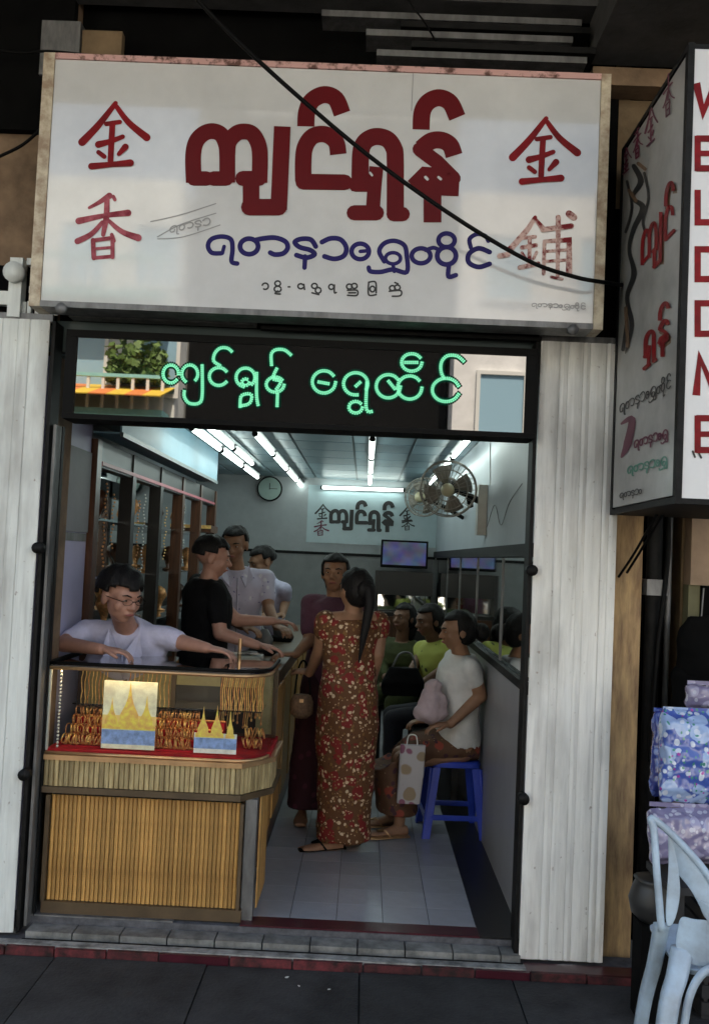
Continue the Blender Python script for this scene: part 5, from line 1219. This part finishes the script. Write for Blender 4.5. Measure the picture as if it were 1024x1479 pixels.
# paper bag near the floor
q0 = at(577,1075,1.30); q1 = at(610,1160,1.30)
pb = thing('paper_bag', 'pink and white printed carrier bag hanging before the seated woman’s shins', 'bag', ((q0.x+q1.x)/2, 1.30, q1.z))
bm = bmesh.new(); cxx = (q0.x+q1.x)/2; hw = (q1.x-q0.x)/2
loft(bm, [((cxx-.01,1.30,q1.z),(hw*.92,0,0),(0,.035,0)), ((cxx,1.30,(q0.z+q1.z)/2),(hw,0,0),(0,.04,0)), ((cxx+.005,1.30,q0.z),(hw,0,0),(0,.02,0))], 20, power=6); obj('bag_body', bm, floral('pink_print', (.45,.42,.42), [((.25,.09,.14),.9,.3),((.30,.22,.14),.6,.35)], 15), pb)
obj('bag_handle', T(crom([(cxx-.03,1.30,q0.z),(cxx-.02,1.31,q0.z+.05),(cxx+.02,1.31,q0.z+.05),(cxx+.03,1.30,q0.z)], 6), .004, 5), M['pearl'], pb, True)
# woman in yellow, man in olive on the bench
nk = at(628,925,2.75); hd_ = at(620,897,2.70)
person('seated woman in a yellow-green patterned blouse with a dark bag on her lap', (nk.x+.10, 2.75, .53), nk, -50, hd_, -62,
       [(at(650,960,2.6), at(612,985,2.5), (-1,-.2,0)), (at(606,950,2.8), at(590,975,2.65), (-.8,-.5,0))],
       [((nk.x-.28,2.60,.48),(nk.x-.28,2.58,.08),(-.9,-.4,0)), ((nk.x-.28,2.80,.48),(nk.x-.28,2.78,.08),(-.9,-.4,0))], skin='skin_c', top='yellow', bottom='trouser', hair='long', head_pitch=10, sh=.155, tors=.9)
q = at(582,985,2.45); lp = thing('lap_bag', 'black handbag on the lap of the woman in yellow-green', 'bag', q)
bm = bmesh.new(); loft(bm, [(q+V((0,0,-.09)),(.14,0,0),(0,.05,0)), (q,(.15,0,0),(0,.06,0)), (q+V((0,0,.10)),(.10,0,0),(0,.03,0))], 20, power=3); obj('bag_body', remesh(bm, 'bag_body', .009, 2, 1, .015, 10), M['black_cloth'], lp, True)
obj('bag_strap', T(crom([q+V((-.08,0,.09)), q+V((-.03,0,.19)), q+V((.05,.02,.19)), q+V((.09,0,.08))], 6), .008, 6), M['grey_metal'], lp, True)
nk = at(580,925,3.6); hd_ = at(583,893,3.55)
person('person in olive green sitting farthest in, before the bright mirror', (nk.x+.02, 3.7, .55), nk, -30, hd_, -40,
       [(at(608,965,3.5), at(585,985,3.35), (-.6,-.6,0)), (at(552,965,3.5), at(560,985,3.3), (0,-1,0))],
       [((nk.x-.06,3.25,.50),(nk.x-.06,3.2,.08),(0,-1,0)), ((nk.x-.24,3.35,.50),(nk.x-.26,3.3,.08),(0,-1,0))], skin='skin_c', top='olive', bottom='olive', hair='long', sleeve=1.5, sh=.19, tors=1.2)
bn2 = thing('bench', 'low dark stool under the person in olive green', 'stool', (nk.x, 3.75, 0)); obj('seat', B(nk.x-.2,.37,3.55,3.95,.40,.44), M['cab_dark'], bn2)
for x in (nk.x-.18,.32):
    for y in (3.58,3.88): obj('leg', B(x,x+.04,y,y+.04,.0,.3995), M['cab_dark'], bn2)

# ------------------------------------------------------------------ across the street: what the signs and mirrors reflect
def house(x0, x1, y, h, col, label, wins, depth=8):
    t = thing('street_building', label, 'building', ((x0+x1)/2, y, -.08), 'buildings across the street')
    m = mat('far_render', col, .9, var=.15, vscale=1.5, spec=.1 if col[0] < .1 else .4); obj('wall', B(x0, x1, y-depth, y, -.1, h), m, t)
    for (a, b, c, d) in wins:
        f = obj('window', B((a-.08,a,y+.001,y+.08,c-.08,d+.08),(b,b+.08,y+.001,y+.08,c-.08,d+.08),(a,b,y+.001,y+.08,d,d+.08),(a,b,y+.001,y+.08,c-.08,c)), M['pearl'], t)
        obj('pane', B(a, b, y+.01, y+.03, c, d), mat('far_glass', (.30,.48,.58), .05, var=0), f)
    return t
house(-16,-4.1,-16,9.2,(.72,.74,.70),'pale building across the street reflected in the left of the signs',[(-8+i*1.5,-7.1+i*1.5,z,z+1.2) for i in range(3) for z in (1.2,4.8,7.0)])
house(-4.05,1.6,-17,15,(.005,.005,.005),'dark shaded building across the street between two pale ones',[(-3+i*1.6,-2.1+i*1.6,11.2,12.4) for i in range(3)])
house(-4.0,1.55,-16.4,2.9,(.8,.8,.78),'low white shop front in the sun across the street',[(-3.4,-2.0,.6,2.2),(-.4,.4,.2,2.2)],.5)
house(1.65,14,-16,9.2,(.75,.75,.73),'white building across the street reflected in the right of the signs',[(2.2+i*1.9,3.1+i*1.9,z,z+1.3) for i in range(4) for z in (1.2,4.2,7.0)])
aw = thing('awning', 'yellow and orange striped shop awning across the street', 'awning', (-5.5,-15,4.2))
for i in range(14):
    x = -9+i*.35; bm = bmesh.new(); quad(bm, (x,-15.98,4.95),(x+.35,-15.98,4.95),(x+.35,-14.6,4.55),(x,-14.6,4.55)); o = obj('awning_strip', bm, mat('awning_yellow', (.75,.50,.06), .7) if i % 2 else mat('awning_orange', (.72,.22,.06), .7), aw)
    o.modifiers.new('s','SOLIDIFY').thickness = .02
for i, (x, y, z, s_) in enumerate(((-5.3,-14.6,.0,.62),(6.3,-13.6,0,.8))):
    t = thing('street_tree', ['leafy tree on the far pavement, left','leafy tree on the far pavement, right'][i], 'tree', (x,y,-.08), 'trees on the far pavement')
    obj('trunk', T([(x,y,-.1),(x+.1,y,1.5),(x,y+.05,3.2*s_)], [.14,.11,.06], 10), M['cab_wood'], t, True)
    bm = bmesh.new(); r4 = random.Random(i)
    for k in range(1400):
        d = V((r4.gauss(0,1), r4.gauss(0,1), r4.gauss(0,1))).normalized()*r4.uniform(.5,1)**.5*1.2*s_; c = V((x,y,3.9*s_))+d; a = V((r4.gauss(0,1), r4.gauss(0,1), r4.gauss(0,1))).normalized()*.10; b = a.cross(V((r4.gauss(0,1), r4.gauss(0,1), r4.gauss(0,1)))).normalized()*.06
        quad(bm, c-a-b, c+a-b, c+a+b, c-a+b)
    o = obj('crown', bm, mat('leaf', (.06,.12,.03), .6), t)

# balconies, plants and a bright van on the far side
for i, z in enumerate((4.25, 6.55)):
    t = thing('balcony', ['lower teal balcony on the pale building across the street','upper teal balcony on the pale building across the street'][i], 'balcony', (-6,-15.6,z), 'balconies across the street')
    obj('balcony_slab', B(-8.2,-4.2,-15.99,-15.3,z,z+.12), mat('teal_paint',(.25,.55,.52),.6), t)
    for k in range(14): obj('baluster', B(-8.15+k*.3,-8.09+k*.3,-15.36,-15.31,z+.121,z+.75), M['pearl'], t)
    obj('handrail', B(-8.2,-4.2,-15.38,-15.29,z+.751,z+.82), mat('teal_paint',(.25,.55,.52),.6), t)
r5 = random.Random(8)
bm = bmesh.new()
for k in range(700):
    c = V((r5.uniform(-5.4,-4.25), r5.uniform(-15.9,-15.4), 5.0+abs(r5.gauss(0,.35)))); a = V((r5.gauss(0,1), r5.gauss(0,1), r5.gauss(0,1))).normalized()*.08; b = a.cross(V((r5.gauss(0,1), r5.gauss(0,1), r5.gauss(0,1)))).normalized()*.05
    quad(bm, c-a-b, c+a-b, c+a+b, c-a+b)
tag(obj('balcony_plants', bm, mat('balcony_leaf', (.12,.2,.05), .6), None), 'bushy green plants growing on the balcony across the street', 'plants', None, 'stuff')
# litter on the pavement
for i, (px, py, lab) in enumerate(((414,1412,'small white paper scrap on the pavement near the step'),(432,1424,'second pale scrap right of the white one on the pavement'),(475,1430,'faint flat scrap farther right on the pavement'),(520,1398,'tiny pale pebble just below the red step edge'))):
    q = atz(px, py, -.076); bm = bmesh.new(); n_ = 7; s_ = (.008,.006,.006,.004)[i]
    vs = [bm.verts.new(q+V((s_*math.cos(2*math.pi*k/n_)*r5.uniform(.6,1.2), s_*math.sin(2*math.pi*k/n_)*r5.uniform(.6,1.2), r5.uniform(0,.004)))) for k in range(n_)]
    bm.faces.new(vs); o = tag(obj('paper_scrap', bm, M['pearl'], None), lab, 'litter'); o.modifiers.new('s','SOLIDIFY').thickness = .0015
